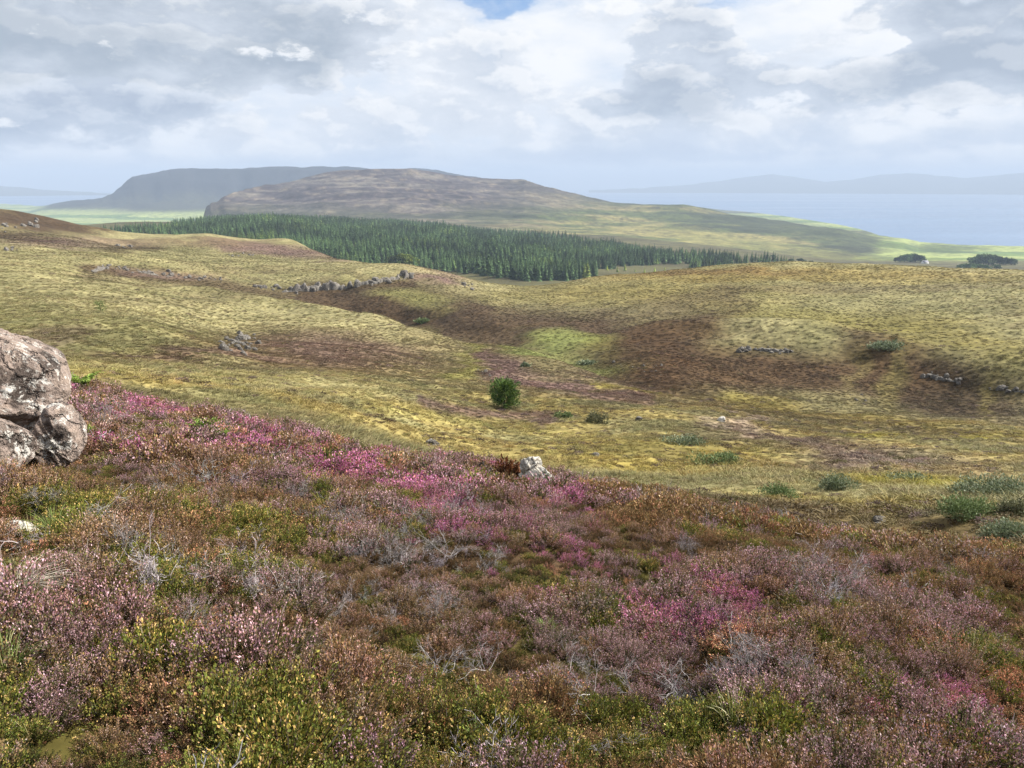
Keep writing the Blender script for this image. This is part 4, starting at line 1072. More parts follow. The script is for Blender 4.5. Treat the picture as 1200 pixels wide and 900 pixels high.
def blocks(n_, line, wob, size, label, grp, seed, upright=.9):
    g = np.random.default_rng(seed); pts = np.array(line, float); seg = np.r_[0, np.cumsum(np.hypot(*np.diff(pts, axis=0).T))]
    for i in range(n_):
        s_ = g.uniform(0, seg[-1]); px = np.interp(s_, seg, pts[:, 0]) + g.normal() * wob * .6; py = np.interp(s_, seg, pts[:, 1]) + g.normal() * wob
        c = ground_at(px, py, 20, 700); sc_ = math.hypot(c.xy.length, CAMZ - c.z) / F
        a = size * sc_ * (.35 + .95 * g.uniform() ** 1.6) / 2
        o = thing('boulder', label, 'boulder', (c.x, c.y, c.z + a * .2), g.uniform(0, 6.28), grp, RK[g.integers(0, len(RK))], (a, a, a * upright * g.uniform(.7, 1.5)))
        o.rotation_euler = (g.normal() * .2, g.normal() * .2, g.uniform(0, 6.28))
ledge([(330, 343), (345, 342), (380, 340), (410, 337), (440, 333), (465, 328), (486, 321)], 2.4, 1, 'long broken grey crag above the dark heather slope')
ledge([(860, 413), (885, 411), (910, 413), (932, 413)], 1.0, 2, 'low pale rock band at the foot of the green hump')
ledge([(1080, 441), (1100, 445), (1126, 448)], 1.0, 3, 'dark streaked rock ledge in the heathery face of the hump')
ledge([(1158, 457), (1180, 459), (1210, 461)], .9, 4, 'narrow rock ledge running out at the right edge')
ledge([(108, 319), (128, 313), (160, 319), (205, 325)], 1.1, 5, 'faint dark rock band on the far left hillside')
blocks(34, [(345, 341), (400, 337), (440, 333), (486, 321)], 1.8, 7, 'grey block in the long broken crag above the dark heather slope', 'blocks of the long grey crag', 1, 1.2)
blocks(26, [(300, 336), (350, 341)], 1.6, 5, 'grey block in the thin low end of the long crag', 'blocks at the thin end of the crag', 2)
blocks(40, [(108, 318), (130, 311), (150, 317), (205, 324)], 1.8, 4.2, 'small dark rock in the faint rock band on the far left hillside', 'rocks of the faint band on the hillside', 3)
blocks(20, [(205, 325), (262, 328)], 2, 3.6, 'tiny rock in the scattered tail of the rock band on the green hillside', 'rocks in the tail of the band', 4)
blocks(44, [(262, 406), (280, 403), (300, 404)], 4.5, 8.5, 'pale boulder heaped on the mossy rock knoll of the yellow hillside', 'boulders of the pale rock knoll', 5, .95)
blocks(30, [(862, 413), (880, 409), (905, 412), (930, 412)], 1.6, 5, 'pale rock in the small scree at the foot of the green hump', 'rocks of the small pale scree', 6)
blocks(24, [(1082, 440), (1100, 444), (1124, 447)], 2.2, 6.5, 'white-streaked rock in the dark heathery outcrop on the hump', 'rocks of the dark outcrop', 7)
blocks(14, [(1158, 455), (1180, 457), (1205, 459)], 1.2, 6, 'rock in the narrow ledge low on the right of the hump', 'rocks of the narrow ledge', 8)
blocks(16, [(2, 266), (25, 265), (48, 262)], 3, 4.5, 'rock on the dark top of the highest heathery knoll', 'rocks on the highest knoll', 9)
blocks(9, [(132, 290), (158, 290)], 1.2, 4.5, 'pale rock on the shaded side of the small far knoll', 'rocks of the small far knoll', 10)
blocks(12, [(268, 299), (300, 299)], 1.2, 4.5, 'pale rock below the purple heather knoll near the forest', 'rocks below the purple knoll', 11)
blocks(8, [(540, 334), (556, 337)], 1.5, 5, 'grey rock on the spur above the hidden valley', 'rocks on the spur', 12)
blocks(9, [(555, 432), (575, 440)], 3, 4, 'small grey rock on the broken bank behind the young pine', 'rocks of the broken bank', 13)
blocks(14, [(715, 425), (750, 432), (790, 436)], 4, 3.4, 'small purple-grey rock at the edge of the bright green bog', 'rocks beside the green bog', 14)
blocks(10, [(1000, 455), (1010, 470)], 5, 2.6, 'tiny pale rock on the dark slope of the hump', 'rocks scattered on the dark slope', 15)
blocks(8, [(5, 293), (20, 292)], 1, 5, 'pale slab on the near hillside under the highest knoll', 'slabs under the highest knoll', 16)

# ------------------------------------------------------------------ bushes and lone plants
WIL = ([l_(142, 152, 120, .72), l_(166, 174, 146, .72), l_(110, 124, 88, .72), l_(88, 98, 64, .7)], [4, 2, 3, 1.5])
WILB = ([l_(126, 144, 92, .7), l_(150, 164, 118, .7), l_(100, 118, 68, .7)], [4, 2, 3])
GORS = ([l_(128, 128, 96, .8), l_(104, 108, 74, .7), l_(152, 150, 120, .8), l_(78, 80, 52, .7)], [3, 3, 2, 2])
def wood_mesh(seed, H, rad, w_, n_=9):
    g = np.random.default_rng(seed); acc = Acc(); P_ = []
    for i in range(n_):
        a = g.uniform(0, 6.28); tip = np.array([math.cos(a) * rad * g.uniform(.3, .8), math.sin(a) * rad * g.uniform(.3, .8), H * g.uniform(.5, .9)])
        b = np.array([g.normal() * rad * .08, g.normal() * rad * .08, -.05]); t = np.linspace(0, 1, 5)[:, None]
        P_.append(b * (1 - t) + tip * t + np.array([0, 0, .15 * H]) * np.sin(t * np.pi) + g.normal(size=(5, 3)) * .03 * H)
    P_ = np.array(P_); W_ = np.broadcast_to(np.linspace(w_, w_ * .4, 5), P_.shape[:2]); c = np.broadcast_to(l_(110, 92, 76), P_.shape)
    strips(acc, P_, W_, c, g); strips(acc, P_, W_, c, g); return acc.mesh('stems', M_SOLO)
def bush(px, py, wpx, hpx, pal, seed, label, name='bush', cat='bush', n_=2600, leafpx=2.0, r=None):
    c = ground_dir(px, py, r) if r else ground_at(px, py, 8, 500); sc_ = math.hypot(c.xy.length, CAMZ - c.z) / F
    a, h = wpx * sc_ / 2, hpx * sc_
    g = np.random.default_rng(seed); acc = Acc(); lobes = max(3, int(wpx / hpx * 3))
    for i in range(lobes):
        ox, oy = (g.uniform(-.62, .62) * a, g.uniform(-.4, .4) * a * .6); k = g.uniform(.5, .85)
        sub = lump(seed * 7 + i, n_ // lobes, a * k * (.62 if lobes > 3 else .8), h * g.uniform(.7, 1.0), leafpx * sc_, pal[0], pal[1], .4, .55)
        for v in sub.v: v += np.array([ox, oy, 0])
        for j in range(len(sub.v)): acc.v.append(sub.v[j]); acc.f.append(sub.f[j] + acc.n); acc.c.append(sub.c[j])
        acc.n += sub.n
    o = thing(name, label, cat, (c.x, c.y, c.z - h * .06), 0)
    part('foliage', acc.mesh('foliage', M_SOLO), o); part('stems', wood_mesh(seed, h * .8, a, .03), o)
    return o
bush(1157, 580, 88, 22, WIL, 201, 'wide sage-green willow bush, the farthest of the bushes at the right edge', n_=5200)
bush(1143, 602, 76, 19, WILB, 202, 'green willow bush in front of the widest sage one', n_=4600); bush(1186, 602, 40, 17, GORS, 203, 'dull green low bush squeezed behind the greenest one', n_=2400)
bush(1183, 629, 66, 18, WIL, 204, 'grey-green bush nearest of the cluster by the right edge', n_=3600)
bush(980, 574, 48, 18, WIL, 205, 'spiky sage bush alone in the yellow grass left of the bush cluster', n_=2600); bush(906, 582, 52, 15, WILB, 206, 'flat green bush at the border of grass and brown heather', n_=2200)
bush(800, 520, 60, 10, WIL, 207, 'low grey-green bush spread thin on the open moor', n_=1800); bush(838, 543, 62, 13, WILB, 208, 'flat pale green bush just below the thin grey-green one', n_=2000)
bush(703, 495, 30, 16, GORS, 209, 'round grey-green juniper bush on the moor', n_=2200, leafpx=1.5); bush(660, 490, 22, 8, WILB, 210, 'small pale bush between the young pine and the round juniper', n_=900)
bush(1041, 408, 44, 7, WIL, 211, 'grey-green thicket low on the far hump', n_=1800)
bush(616, 430, 16, 5, WIL, 213, 'tiny sage bush beside the dirt bank below the green bog', n_=500); bush(688, 427, 26, 5, WIL, 214, 'low sage bush on the edge of the bright bog', n_=700)
bush(1060, 563, 52, 9, WIL, 215, 'faint grey-green scrub between the lone sage bush and the cluster', n_=1200); bush(495, 378, 18, 5, WILB, 216, 'pale green rushy bush in the dark valley', n_=500)
bush(592, 572, 34, 36, ([l_(140, 88, 56, .75), l_(112, 68, 44, .75), l_(160, 108, 68, .75), l_(86, 70, 42)], [3, 3, 1, 1]), 220, 'rust-brown bush leaning against the white stone', n_=5000, leafpx=2.8, r=11.0)
bush(572, 574, 24, 28, ([l_(80, 74, 62), l_(104, 96, 92), l_(66, 58, 50)], [3, 2, 2]), 221, 'dark grey heathery bush beside the rust-brown one', 'heather_bush', 'heather bush', n_=2600, leafpx=2.6, r=11.0)

# young pines
def young_pine(px, py, hpx, wpx, seed, label, n_=5200):
    c = ground_at(px, py, 20, 400); sc_ = math.hypot(c.xy.length, CAMZ - c.z) / F; h = hpx * sc_; a = wpx * sc_ / 2
    g = np.random.default_rng(seed); acc = Acc()
    pal = [l_(72, 100, 40, .8), l_(100, 126, 56, .8), l_(50, 74, 32, .8), l_(124, 146, 72, .8)]
    nb = 46; z = np.linspace(.08, .97, nb)
    for i in range(nb):
        an = i * 2.4 + g.normal() * .3; prof = (1 - ((z[i] - .42) / .62) ** 2) ** .5 if abs((z[i] - .42) / .62) < 1 else .1
        ln = a * prof * g.uniform(.75, 1.12); d = np.array([math.cos(an), math.sin(an), .35 + z[i] * .8]); d /= np.linalg.norm(d[:2])
        p0 = np.array([0, 0, z[i] * h * .86]); t = g.uniform(.15, 1, n_ // nb)[:, None]
        pos = p0 + d * ln * t * np.array([1, 1, .55]) + g.normal(size=(n_ // nb, 3)) * a * .085
        leafs(acc, pos, d + g.normal(size=pos.shape) * .5, np.full(len(pos), a * .16) * g.uniform(.6, 1.3, len(pos)), pick(g, len(pos), pal, [3, 3, 2, 1]), g, .3)
    o = thing('pine_tree', label, 'tree', (c.x, c.y, c.z - .02), 0)
    part('crown', acc.mesh('pine_crown', M_SOLO), o); part('trunk', cone_mesh('pine_trunk', h * .9, a * .07, l_(96, 74, 56)), o); return o
def cone_mesh(name, h, r, c, seg=7, m=None):
    an = np.arange(seg) * 2 * np.pi / seg; v = []; ring = [(0, r * 1.25), (h * .15, r), (h * .6, r * .6), (h, r * .12)]
    for z, q in ring: v += [(math.cos(a) * q, math.sin(a) * q, z) for a in an]
    f = [[k * seg + i, k * seg + (i + 1) % seg, (k + 1) * seg + (i + 1) % seg, (k + 1) * seg + i] for k in range(3) for i in range(seg)]
    return mesh_from(name, v, f, np.tile(c, (len(v), 1)), (m or M_SOLO,), True)
young_pine(591, 478, 33, 38, 300, 'young dark green pine standing alone on the yellow moor')
young_pine(118, 365, 11, 13, 301, 'tiny lone pine on the open yellow hillside', 900)

# ferns, tufts and notable dead bushes in the bank
def fern(px, py, hpx, seed, label):
    c = ground_at(px, py, 3, 30); sc_ = math.hypot(c.xy.length, CAMZ - c.z) / F; h = hpx * sc_ * 1.7
    g = np.random.default_rng(seed); acc = Acc(); pal = [l_(128, 156, 58, .6), l_(150, 172, 80, .6), l_(100, 128, 46, .6)]
    for i in range(9):
        an = g.uniform(0, 6.28); t = np.linspace(.08, 1, 16); out = h * (.2 + .75 * t) * t * .9; z = h * (t * 1.1 - .55 * t * t) + .06
        sp = np.stack([math.cos(an) * out, math.sin(an) * out, z], 1); sd2 = np.array([-math.sin(an), math.cos(an), 0])
        for s_ in (-1, 1):
            for k in range(2):
                ax = sd2 * s_ + np.array([math.cos(an), math.sin(an), -.2]) * .4
                leafs(acc, sp + g.normal(size=sp.shape) * .004, np.tile(ax, (16, 1)), h * .32 * (1 - t * .85), pick(g, 16, pal, [2, 2, 1]), g, .4)
    o = thing('fern', label, 'fern', (c.x, c.y, c.z + .05)); part('fronds', acc.mesh('fern_fronds', M_SOLO), o); return o
fern(97, 462, 16, 401, 'bright green fern beside the top of the big boulder'); fern(240, 519, 15, 402, 'yellow-green fern in the purple heather right of the boulder')
fern(262, 522, 9, 403, 'small lime fern just right of the yellow-green one'); fern(100, 522, 10, 404, 'dark green little fern at the foot of the lichened stone')
PALE = ([l_(206, 200, 150, .85), l_(176, 182, 110, .85), l_(222, 214, 176, .85), l_(130, 146, 70, .85)], [3, 2, 1, 2])
GRNT = ([l_(130, 156, 76, .85), l_(156, 172, 100, .85), l_(190, 190, 130, .85), l_(98, 122, 56, .8)], [3, 2, 1, 2])
def grass_tuft(px, py, hpx, pal, seed, label, n_=130, spread=.8, droop=.6):
    c = ground_at(px, py, 1.5, 30); sc_ = math.hypot(c.xy.length, CAMZ - c.z) / F; h = hpx * sc_ * .85
    return thing('grass_tuft', label, 'grass tuft', (c.x, c.y, c.z + .08), 0, mesh=tuft_solo(seed, n_, h, .0028, pal, spread, droop))
def tuft_solo(seed, n_, h, w_, pal, spread, droop):
    return tuft(seed, n_, h, w_, pal[0], pal[1], spread, droop, .05).mesh('grass_blades', M_SOLO)
grass_tuft(64, 545, 34, PALE, 410, 'pale straw-coloured grass tuft at the foot of the boulder stones'); grass_tuft(66, 632, 30, GRNT, 411, 'green grass tuft beside the half-buried cream stone')
grass_tuft(100, 628, 26, GRNT, 412, 'thin green grass tuft right of the cream stone\'s tuft'); grass_tuft(18, 712, 44, ([l_(216, 206, 190, .85), l_(188, 180, 160, .85), l_(160, 156, 140, .8)], [2, 2, 1]), 413, 'bleached flattened grass tuft by the left edge of the picture', 260, 1.3, .9)
grass_tuft(10, 800, 40, GRNT, 414, 'fresh green grass tuft low at the left edge'); grass_tuft(860, 860, 50, PALE, 415, 'tall straw-tipped grass tuft in the green moss at the bottom', 60, .6, .5)
grass_tuft(1120, 895, 40, GRNT, 416, 'green grass tuft in the bottom right beside the silvery stone', 90); grass_tuft(278, 845, 40, PALE, 417, 'few long pale grass stalks in front of the pink heather', 14, .5, .2)
grass_tuft(560, 880, 24, GRNT, 418, 'olive grass tuft in the middle of the bottom edge', 70, .5, .4); grass_tuft(640, 745, 10, GRNT, 419, 'tiny green grass tuft between dead heather stems', 60)

DB = [deadbush(700 + i, 12, .42, .2, .0055, (.12, 0), 3).mesh('dead_twigs', M_TWIG1) for i in range(4)] + [deadbush(720 + i, 5, .55, .2, .011, (.7, -.1), 3).mesh('bent_dead_stems', M_TWIG1) for i in range(3)]
for i, (px, py, wpx, kind_, label) in enumerate((
    (397, 626, 52, 0, 'round silver-grey dead heather bush below the magenta band'), (122, 508, 64, 1, 'feathery grey-brown dead heather bush close right of the big boulder'),
    (150, 660, 66, 2, 'wide ashen dead heather bush below the cream stone'), (198, 655, 50, 3, 'pale grey dead heather bush touching the wide ashen one'),
    (60, 600, 46, 1, 'small grey dead heather bush under the boulder stones'), (190, 590, 40, 0, 'thin grey dead heather clump in olive heather left of centre'),
    (525, 660, 60, 4, 'dead heather with upright bleached stems in mid slope'), (580, 665, 36, 5, 'slender bleached dead stems right of the upright ones'),
    (216, 752, 56, 5, 'silvery bent dead stem rising out of pink heather'), (232, 776, 60, 6, 'sprawling dead heather stems lying on green moss'),
    (514, 800, 70, 4, 'grey dead stems fanned over a dark hollow near the bottom'), (570, 795, 56, 6, 'combed pale dead twigs right of the dark hollow'),
    (690, 822, 80, 6, 'twisted white dead branches over the blackest hollow'), (740, 820, 60, 5, 'leaning white dead branch beside the twisted ones'),
    (790, 820, 70, 4, 'upright grey dead heather beyond the white branches'), (510, 730, 60, 1, 'mauve-grey dead heather bush in the centre of the slope'),
    (870, 800, 90, 2, 'broad brown-grey dead heather mound right of the white branches'), (950, 815, 70, 3, 'pale lilac dead heather mound beside the broad one'),
    (1120, 732, 46, 0, 'small white dead heather patch high on the right slope'), (800, 650, 44, 3, 'grey dead heather low on the slope under the grass edge'),
    (690, 888, 60, 6, 'bone-white dead branch lying at the very bottom'), (350, 590, 36, 1, 'grey dead heather tuft inside the pink flowers'),
    (460, 610, 40, 0, 'dark grey dead heather tuft right of the round silver one'), (1000, 690, 50, 2, 'white-grey dead heather line on the brown right slope'))):
    c = ground_at(px, py, 1.5, 30); sc_ = math.hypot(c.xy.length, CAMZ - c.z) / F; k = wpx * sc_ / .62 * .8
    thing('dead_heather', label, 'dead heather', (c.x, c.y, c.z + .06), i * 1.3 if kind_ < 4 else i * .2, mesh=DB[kind_], scale=(k, k, k * (.95 if kind_ < 4 else .75)))
HM = {'p': heather(801, 150, .26, .26, 60, .0065, WOOD, LEAF_D, F_LING, .95, .55).mesh('pink_heather', M_SOLO), 'd': heather(802, 150, .26, .28, 60, .0065, WOOD, LEAF_B, F_DULL, .8, .6).mesh('dull_heather', M_SOLO)}
for px, py, wpx, kd, label in ((88, 782, 92, 'p', 'rounded mound of pink-tipped ling with a black shaded foot, low on the left'), (240, 560, 66, 'd', 'dark bushy heather mound with mauve tips below the ferns'),
    (222, 735, 60, 'p', 'bright pink ling clump with the silvery dead stem in it'), (262, 826, 70, 'p', 'pink flowering ling clump near the lower left'), (735, 785, 66, 'p', 'pale pink ling clump just above the twisted white branches'), (1120, 800, 70, 'd', 'dusky purple heather mound on the lower right slope')):
    c = ground_at(px, py, 1.5, 30); sc_ = math.hypot(c.xy.length, CAMZ - c.z) / F; k = wpx * sc_ / .52
    thing('heather_bush', label, 'heather bush', (c.x, c.y, c.z + .02), px, mesh=HM[kd], scale=k)

# ------------------------------------------------------------------ the spruce plantation
M_SPR = bpy.data.materials.new('spruce_needles'); M_SPR.use_nodes = True
_t = NT_(M_SPR.node_tree); _p = M_SPR.node_tree.nodes['Principled BSDF']; _p.inputs['Roughness'].default_value = .8; _p.inputs['Specular IOR Level'].default_value = .1
_oi = _t.n.new('ShaderNodeObjectInfo'); _geo = _t.n.new('ShaderNodeNewGeometry').outputs['Position']; _c = _t.v('SCALE', _t.attr('Col'), sc=_t.m('MULTIPLY', _t.rng(_oi.outputs['Random'], 0, 1, .6, 1.5, False), _t.rng(_t.noise(_geo, .016, 5, .65), .36, .64, .5, 1.7))); _c = _t.mix(_t.rng(_t.noise(_t.v('ADD', _geo, (500, 0, 0)), .02, 3, .6), .54, .66), _c, _t.v('MULTIPLY', _c, (1.7, 1.45, .95)))
_t.put(_p.inputs['Base Color'], _c)
def spruce(seed, H=1.0, rad=.19, levels=13, pal=None, name='spruce_crown', low=.1):
    g = np.random.default_rng(seed); acc = Acc(); pal = pal or [l_(72, 94, 58, .62), l_(92, 116, 70, .62), l_(56, 76, 50, .62)]
    for i in range(levels):
        z = low + (1 - low) * (i / levels) ** .92; rr = rad * (1 - (z - low) / (1.02 - low)) ** .85 + .006; nb = max(5, int(10 * (1 - z) + 4))
        an = g.uniform(0, 6.28) + np.arange(nb) * 2 * np.pi / nb + g.normal(size=nb) * .2; ln = rr * g.uniform(.7, 1.2, nb)
        ln = ln * g.uniform(.7, 1.25, nb); d = np.stack([np.cos(an), np.sin(an), np.zeros(nb)], 1); sd2 = np.stack([-np.sin(an), np.cos(an), np.zeros(nb)], 1)
        p0 = np.tile([0, 0, z + .035], (nb, 1)); tip = p0 + d * ln[:, None] + np.array([0, 0, -1]) * (ln * .55)[:, None]
        mid = p0 * .45 + tip * .55 + np.array([0, 0, .012]); w_ = (ln * .42)[:, None]
        dn = np.array([0, 0, -.035])
        acc.quads(p0, mid + sd2 * w_ + dn, tip, mid, pick(g, nb, pal, [2, 2, 1])); acc.quads(p0, mid, tip, mid - sd2 * w_ + dn, pick(g, nb, pal, [2, 2, 1]))
    # leader
    for a in (0, 1.57): acc.quads(np.array([[math.cos(a) * .012, math.sin(a) * .012, .93]]), np.array([[0, 0, 1.0]]), np.array([[0, 0, 1.01]]), np.array([[-math.cos(a) * .012, -math.sin(a) * .012, .93]]), pal[1])
    return acc
SPR = [spruce(900 + i, rad=.215 + .03 * (i % 3)) for i in range(6)]
SPRM = [a.mesh('spruce_crown', M_SPR) for a in SPR]
LAR = [l_(136, 150, 66, .8), l_(156, 166, 84, .8), l_(112, 126, 56, .8)]
LARM = [spruce(930 + i, rad=.24, pal=LAR).mesh('larch_crown', M_SPR) for i in range(2)]
TRK = cone_mesh('spruce_trunk', .9, .012, l_(92, 78, 66)); 
protos['spruce'] = (bpy.data.collections.new('kinds_spruce'), len(SPRM))
for i, m_ in enumerate(SPRM): protos['spruce'][0].objects.link(bpy.data.objects.new('spruce_%02d' % i, m_))
fr_px = np.array([120, 200, 300, 375, 430, 480, 560, 615, 660, 700, 780, 860, 930]); fr_r = np.array([1020, 930, 790, 700, 690, 700, 700, 670, 690, 730, 800, 880, 960])
bk_px = np.array([120, 180, 300, 450, 520, 600, 700, 800, 930]); bk_r = np.array([1060, 1180, 1560, 1600, 1520, 1420, 1300, 1130, 1010])
fth = ray(fr_px, 300)[0]; bth = ray(bk_px, 280)[0]
g = np.random.default_rng(77); S_ = 7.0
xx, yy = np.meshgrid(np.arange(-1000, 700, S_), np.arange(400, 1700, S_)); xx = xx.ravel() + g.uniform(-2.9, 2.9, xx.size); yy = yy.ravel() + g.uniform(-2.9, 2.9, yy.size)
tr, tt_ = np.hypot(xx, yy), np.arctan2(xx, yy)
edge = fbm(xx, yy, 90, 4, 800) * 70
ok = (tr > np.interp(tt_, fth, fr_r) + edge * .6) & (tr < np.interp(tt_, bth, bk_r) + edge) & (tt_ > fth[0]) & (tt_ < fth[-1] + .005)
tpx, tpy = project(xx, yy, height(xx, yy) + 8)
ok &= ~((np.abs(tpx - 545 - edge * .3) < 34) & (np.abs(tpy - 281) < 2.2))            # clearing
ok &= ~((tpx > 700) & (tpx < 810) & (tr < np.interp(tt_, fth, fr_r) + 85 + edge))      # felled ground
ok &= (g.uniform(size=len(xx)) > .08 + .6 * sstep(760, 920, tpx)) & (np.abs(fbm(xx, yy, 160, 2, 820)) > .012)
xx, yy, tr, tt_ = xx[ok], yy[ok], tr[ok], tt_[ok]
hh = 14.5 + 8.0 * fbm(xx, yy, 110, 3, 810) + g.normal(size=len(xx)) * 1.5; hh *= np.interp(tt_, [fth[0], fth[2], fth[6], fth[-1]], [.55, .9, 1.05, .66])
zz = height(xx, yy)
# which of them show: tops above the skyline of what stands before them
bins = ((tt_ + .8) / .0016).astype(int); order = np.argsort(tr); sky_ = {}
vis = np.zeros(len(xx)); gtan = (GZ[:, :NT_F] - CAMZ) / RR[:, None]
cum = np.maximum.accumulate(np.where(RR[:, None] < 620, gtan, -9), 0)[-1]
for q in order:
    b = bins[q]; s0 = sky_.get(b, cum[int(np.clip(round((tt_[q] - th_f[0]) / (th_f[1] - th_f[0])), 0, NT_F - 1))])
    top = (zz[q] + hh[q] - CAMZ) / tr[q]; low_ = (zz[q] - CAMZ) / tr[q]
    vis[q] = max(0, top - max(s0, low_)) * F * (1 if top > s0 else 0); 
    for k in (-1, 0, 1): sky_[b + k] = max(sky_.get(b + k, -9), s0, top - .0015)
show = np.argsort(-vis)[:296]
ismass = np.ones(len(xx), bool); ismass[show] = False
k = ismass.sum()
me = None
fo = scatter('forest', 'spruce', xx[ismass], yy[ismass], np.stack([hh[ismass] * .95, hh[ismass] * .95, hh[ismass]], 1), np.ones((k, 3)), g, -.3, .02, 'dark spruce plantation filling the shallow valley')
LBL = [('spruce in the front row of the plantation above the hidden valley', 'front row spruces in the middle'), ('spruce standing along the far right tongue of the plantation', 'spruces of the right tongue'), ('spruce in the plantation behind the purple-brown knolls', 'spruces behind the knolls'), ('spruce topping the dark plantation behind its front row', 'spruces behind the front row')]
for q in show:
    front = tr[q] < np.interp(tt_[q], fth, fr_r) + 60
    li = 1 if tt_[q] > float(px_theta(700)) else 2 if tt_[q] < float(px_theta(440)) else 0 if front else 3
    e = thing('spruce_tree', LBL[li][0], 'tree', (xx[q], yy[q], zz[q] - .3), g.uniform(0, 6.28), LBL[li][1])
    e.scale = (hh[q] * .95, hh[q] * .95, hh[q])
    part('crown', SPRM[int(g.integers(0, 6))], e); part('trunk', TRK, e)
def at_r(px, r, py=300):
    th = float(ray(px, py)[0]); x, y = r * math.sin(th), r * math.cos(th); return Vector((x, y, float(height(x, y))))
def larch(px, r, h, label, w_=1.0, grp=None):
    c = at_r(px, r); e = thing('larch_tree', label, 'tree', c, px, grp); e.scale = (h * w_, h * w_, h); part('crown', LARM[int(px) % 2], e); part('trunk', TRK, e)
larch(689, 688, 17, 'tall yellow-green larch at the corner of the dark plantation'); larch(686, 700, 14, 'shorter yellow-green larch half behind the tall corner one')
# broadleaved trees
def crown(seed, H, rad, pal, n_=1500, fs=.09, name='leafy_crown'):
    g = np.random.default_rng(seed); acc = Acc()
    for i in range(9):
        o_ = np.array([g.normal() * rad * .42, g.normal() * rad * .42, H * g.uniform(.22, .72)]); s2 = lump(seed * 5 + i, n_ // 9, rad * g.uniform(.45, .7), H * .28, fs * H, pal[0], pal[1], .2, .8)
        for j in range(len(s2.v)): acc.v.append(s2.v[j] * np.array([1, 1, 1.0]) + o_); acc.f.append(s2.f[j] + acc.n); acc.c.append(s2.c[j])
        acc.n += s2.n
    for i in range(7):
        s2 = lump(seed * 9 + i, n_ // 14, rad * .6, H * .25, fs * H, pal[0], pal[1], -.2, .8)
        for j in range(len(s2.v)): acc.v.append(s2.v[j] * np.array([1, 1, -1.0]) + np.array([g.normal() * rad * .45, g.normal() * rad * .45, H * g.uniform(.3, .6)])); acc.f.append(s2.f[j] + acc.n); acc.c.append(s2.c[j])
        acc.n += s2.n
    return acc.mesh(name, M_SPR)
DKG = ([l_(84, 104, 66, .66), l_(106, 126, 78, .66), l_(64, 82, 54, .66)], [3, 2, 2]); MDG = ([l_(98, 112, 56, .6), l_(116, 128, 66, .6), l_(82, 94, 48, .6)], [3, 2, 2])
CRM = [crown(950 + i, 1, .45, DKG) for i in range(3)]; CRL = [crown(960 + i, 1, .42, MDG) for i in range(2)]
def leafy(px, r, h, w_, label, pool, grp=None, py=300):
    h = h * (1.25 if r > 1200 else 1); w_ = w_ * (.8 if r > 1200 else 1)
    c = at_r(px, r, py); e = thing('broadleaf_tree', label, 'tree', c, px * 1.7, grp); e.scale = (h * w_, h * w_, h); part('crown', pool[int(px * 3) % len(pool)], e); part('trunk', TRK, e).scale = (2.2, 2.2, .6)
leafy(474, 735, 14, 1.3, 'round light green tree at the front of the plantation', CRL); leafy(464, 742, 12, 1.3, 'light green tree just left of the round one at the forest edge', CRL); leafy(484, 742, 10, 1.2, 'smallest of the light green trees at the front of the plantation', CRL)
g = np.random.default_rng(31)
for i, (px, dr, h, w_) in enumerate(((1052, 0, 8, 1.3), (1057, 8, 10, 1.3), (1063, -6, 13, 1.2), (1068, 6, 14, 1.2), (1073, -4, 13, 1.2), (1079, 8, 11, 1.3), (1060, 22, 12, 1.2), (1071, 22, 13, 1.2))):
    leafy(px, 1500 + dr, h, w_, 'dark tree in the small grove sheltering the white farmhouse', CRM, 'trees of the small grove', 306)
for i, (px, dr, h, w_) in enumerate(((1141, 20, 12, 1.2), (1147, 0, 15, 1.2), (1153, 10, 16, 1.2), (1159, -5, 15, 1.2), (1165, 8, 14, 1.2), (1171, 0, 12, 1.2), (1178, 10, 11, 1.2), (1185, 4, 10, 1.3), (1150, 30, 15, 1.2), (1162, 30, 14, 1.2))):
    leafy(px, 1400 + dr, h, w_, 'dark tree in the long grove on the green coastal fields', CRM, 'trees of the long grove', 308)
for i, (px, dr, h) in enumerate(((1126, 0, 6), (1131, 6, 8), (1137, -4, 8), (1143, 5, 7), (1149, 0, 7), (1156, 4, 6), (1168, 2, 6))):
    leafy(px, 1250 + dr, h, 1.5, 'low dark tree in the hedge line beside the nearer white cottage', CRM, 'low trees by the cottage', 312)
for i, px in enumerate((700, 712, 724, 733, 745, 756, 768, 780, 792, 905, 925, 938, 950, 962, 975, 985, 990, 1002, 1012, 1022, 1035)):
    if px < 800: larch(px, 760 + (i * 37 % 60), 4 + i % 4, 'small sapling left standing on the felled ground before the plantation', 1.2, 'saplings on the felled ground')
    else: leafy(px, 1030 + (i * 53 % 160), 4.5 + i % 3, 1.4, 'low scrubby tree in the thin line beyond the end of the plantation', CRM, 'scrub trees beyond the plantation', 312)

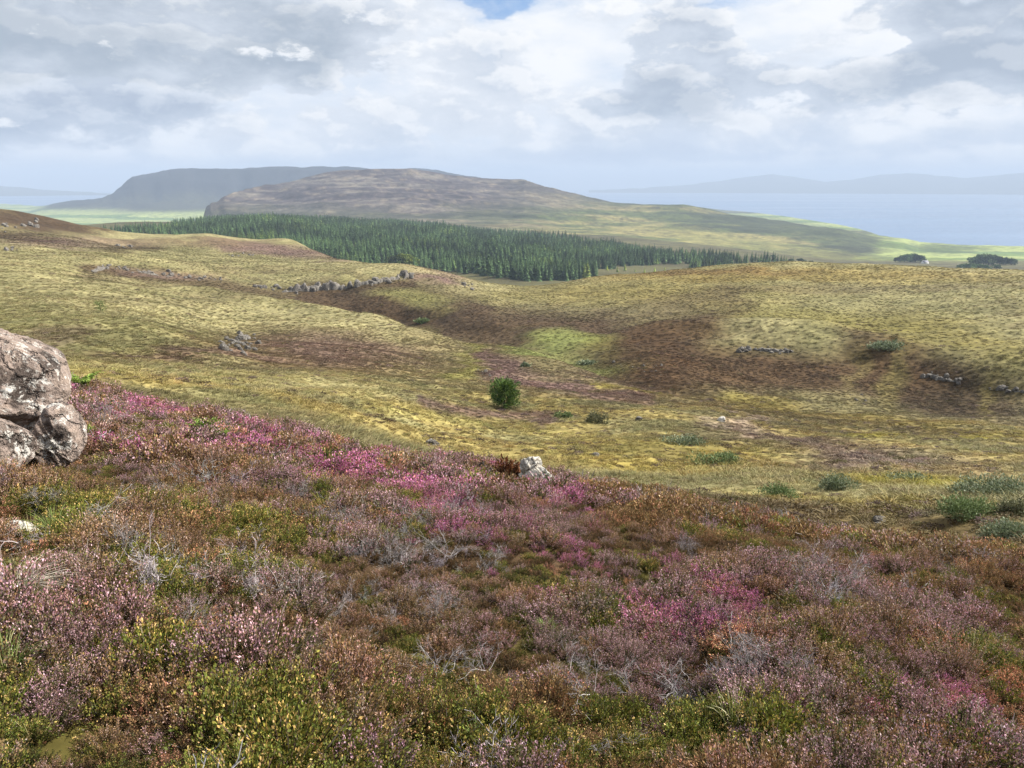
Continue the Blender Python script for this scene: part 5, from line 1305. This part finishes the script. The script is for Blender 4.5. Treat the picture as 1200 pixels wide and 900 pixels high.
# ------------------------------------------------------------------ houses
M_WALL, _t, _p = material('white_render', .8, .2); _t.put(_p.inputs['Base Color'], _t.mix(_t.noise(_t.obj(), 1.5, 4), (.78, .77, .74, 1), (.66, .65, .62, 1)))
M_ROOF, _t, _p = material('slate_roof', .7, .3); _t.put(_p.inputs['Base Color'], _t.mix(_t.noise(_t.obj(), 3, 4), (.10, .10, .12, 1), (.17, .17, .19, 1)))
M_GLASS, _t, _p = material('dark_window_glass', .1, .5); _p.inputs['Base Color'].default_value = (.03, .04, .05, 1)
M_DOOR, _t, _p = material('painted_door', .5, .3); _p.inputs['Base Color'].default_value = (.10, .12, .09, 1)
def boxm(name, lo, hi, mat):
    (a, b, c), (d, e, f) = lo, hi; v = [(a, b, c), (d, b, c), (d, e, c), (a, e, c), (a, b, f), (d, b, f), (d, e, f), (a, e, f)]
    return mesh_from(name, v, [[0, 3, 2, 1], [4, 5, 6, 7], [0, 1, 5, 4], [1, 2, 6, 5], [2, 3, 7, 6], [3, 0, 4, 7]], None, (mat,))
def house(loc, rz, L_, W_, label, lean=False):
    e = thing('house', label, 'house', loc, rz); h, rg = 2.7, 5.2
    v = [(-L_, -W_, -1.5), (L_, -W_, -1.5), (L_, W_, -1.5), (-L_, W_, -1.5), (-L_, -W_, h), (L_, -W_, h), (L_, W_, h), (-L_, W_, h), (-L_, 0, rg - .12), (L_, 0, rg - .12)]
    part('wall', mesh_from('house_wall', v, [[0, 1, 5, 4], [2, 3, 7, 6], [0, 3, 2, 1], [4, 5, 9, 8], [6, 7, 8, 9]], None, (M_WALL,), False, [[1, 2, 6], [1, 6, 5], [5, 6, 9], [3, 0, 4], [3, 4, 7], [7, 4, 8]]), e)
    k = .3; v = []
    for z in (0, .16):
        v += [(-L_ - k, -W_ - k, h - .25 + z), (L_ + k, -W_ - k, h - .25 + z), (L_ + k, 0, rg + z), (-L_ - k, 0, rg + z), (L_ + k, W_ + k, h - .25 + z), (-L_ - k, W_ + k, h - .25 + z)]
    rf = part('roof', mesh_from('house_roof', v, [[6, 7, 8, 9], [9, 8, 10, 11], [3, 2, 1, 0], [5, 4, 2, 3], [0, 1, 7, 6], [4, 5, 11, 10], [1, 2, 8, 7], [2, 4, 10, 8], [3, 0, 6, 9], [5, 3, 9, 11]], None, (M_ROOF,)), e)
    for s_ in (-1, 1): part('chimney', boxm('chimney', (s_ * (L_ - .6) - .4, -.4, rg - .5), (s_ * (L_ - .6) + .4, .4, rg + 1.1), M_WALL), rf)
    for x in (-L_ * .6, L_ * .6): part('window', boxm('window', (x - .5, -W_ - .03, .9), (x + .5, -W_ + .05, 2.1), M_GLASS), e)
    part('door', boxm('door', (-.5, -W_ - .04, 0), (.5, -W_ + .05, 2.0), M_DOOR), e)
    return e
house(at_r(1084, 1460, 306), .35, 5.5, 3, 'white farmhouse beside the small dark grove near the sea'); house(at_r(1133, 1175, 316), -.3, 6, 3, 'low white cottage just over the edge of the moor, below the long grove')
house(at_r(186, 4050, 250), .2, 9, 4.5, 'faint white house far off below the table mountain, the left of three'); house(at_r(192, 4100, 250), -.4, 11, 5, 'faint white house far off below the table mountain, the middle of three'); house(at_r(200, 4020, 250), .5, 9, 4.5, 'faint white house far off below the table mountain, the right of three')
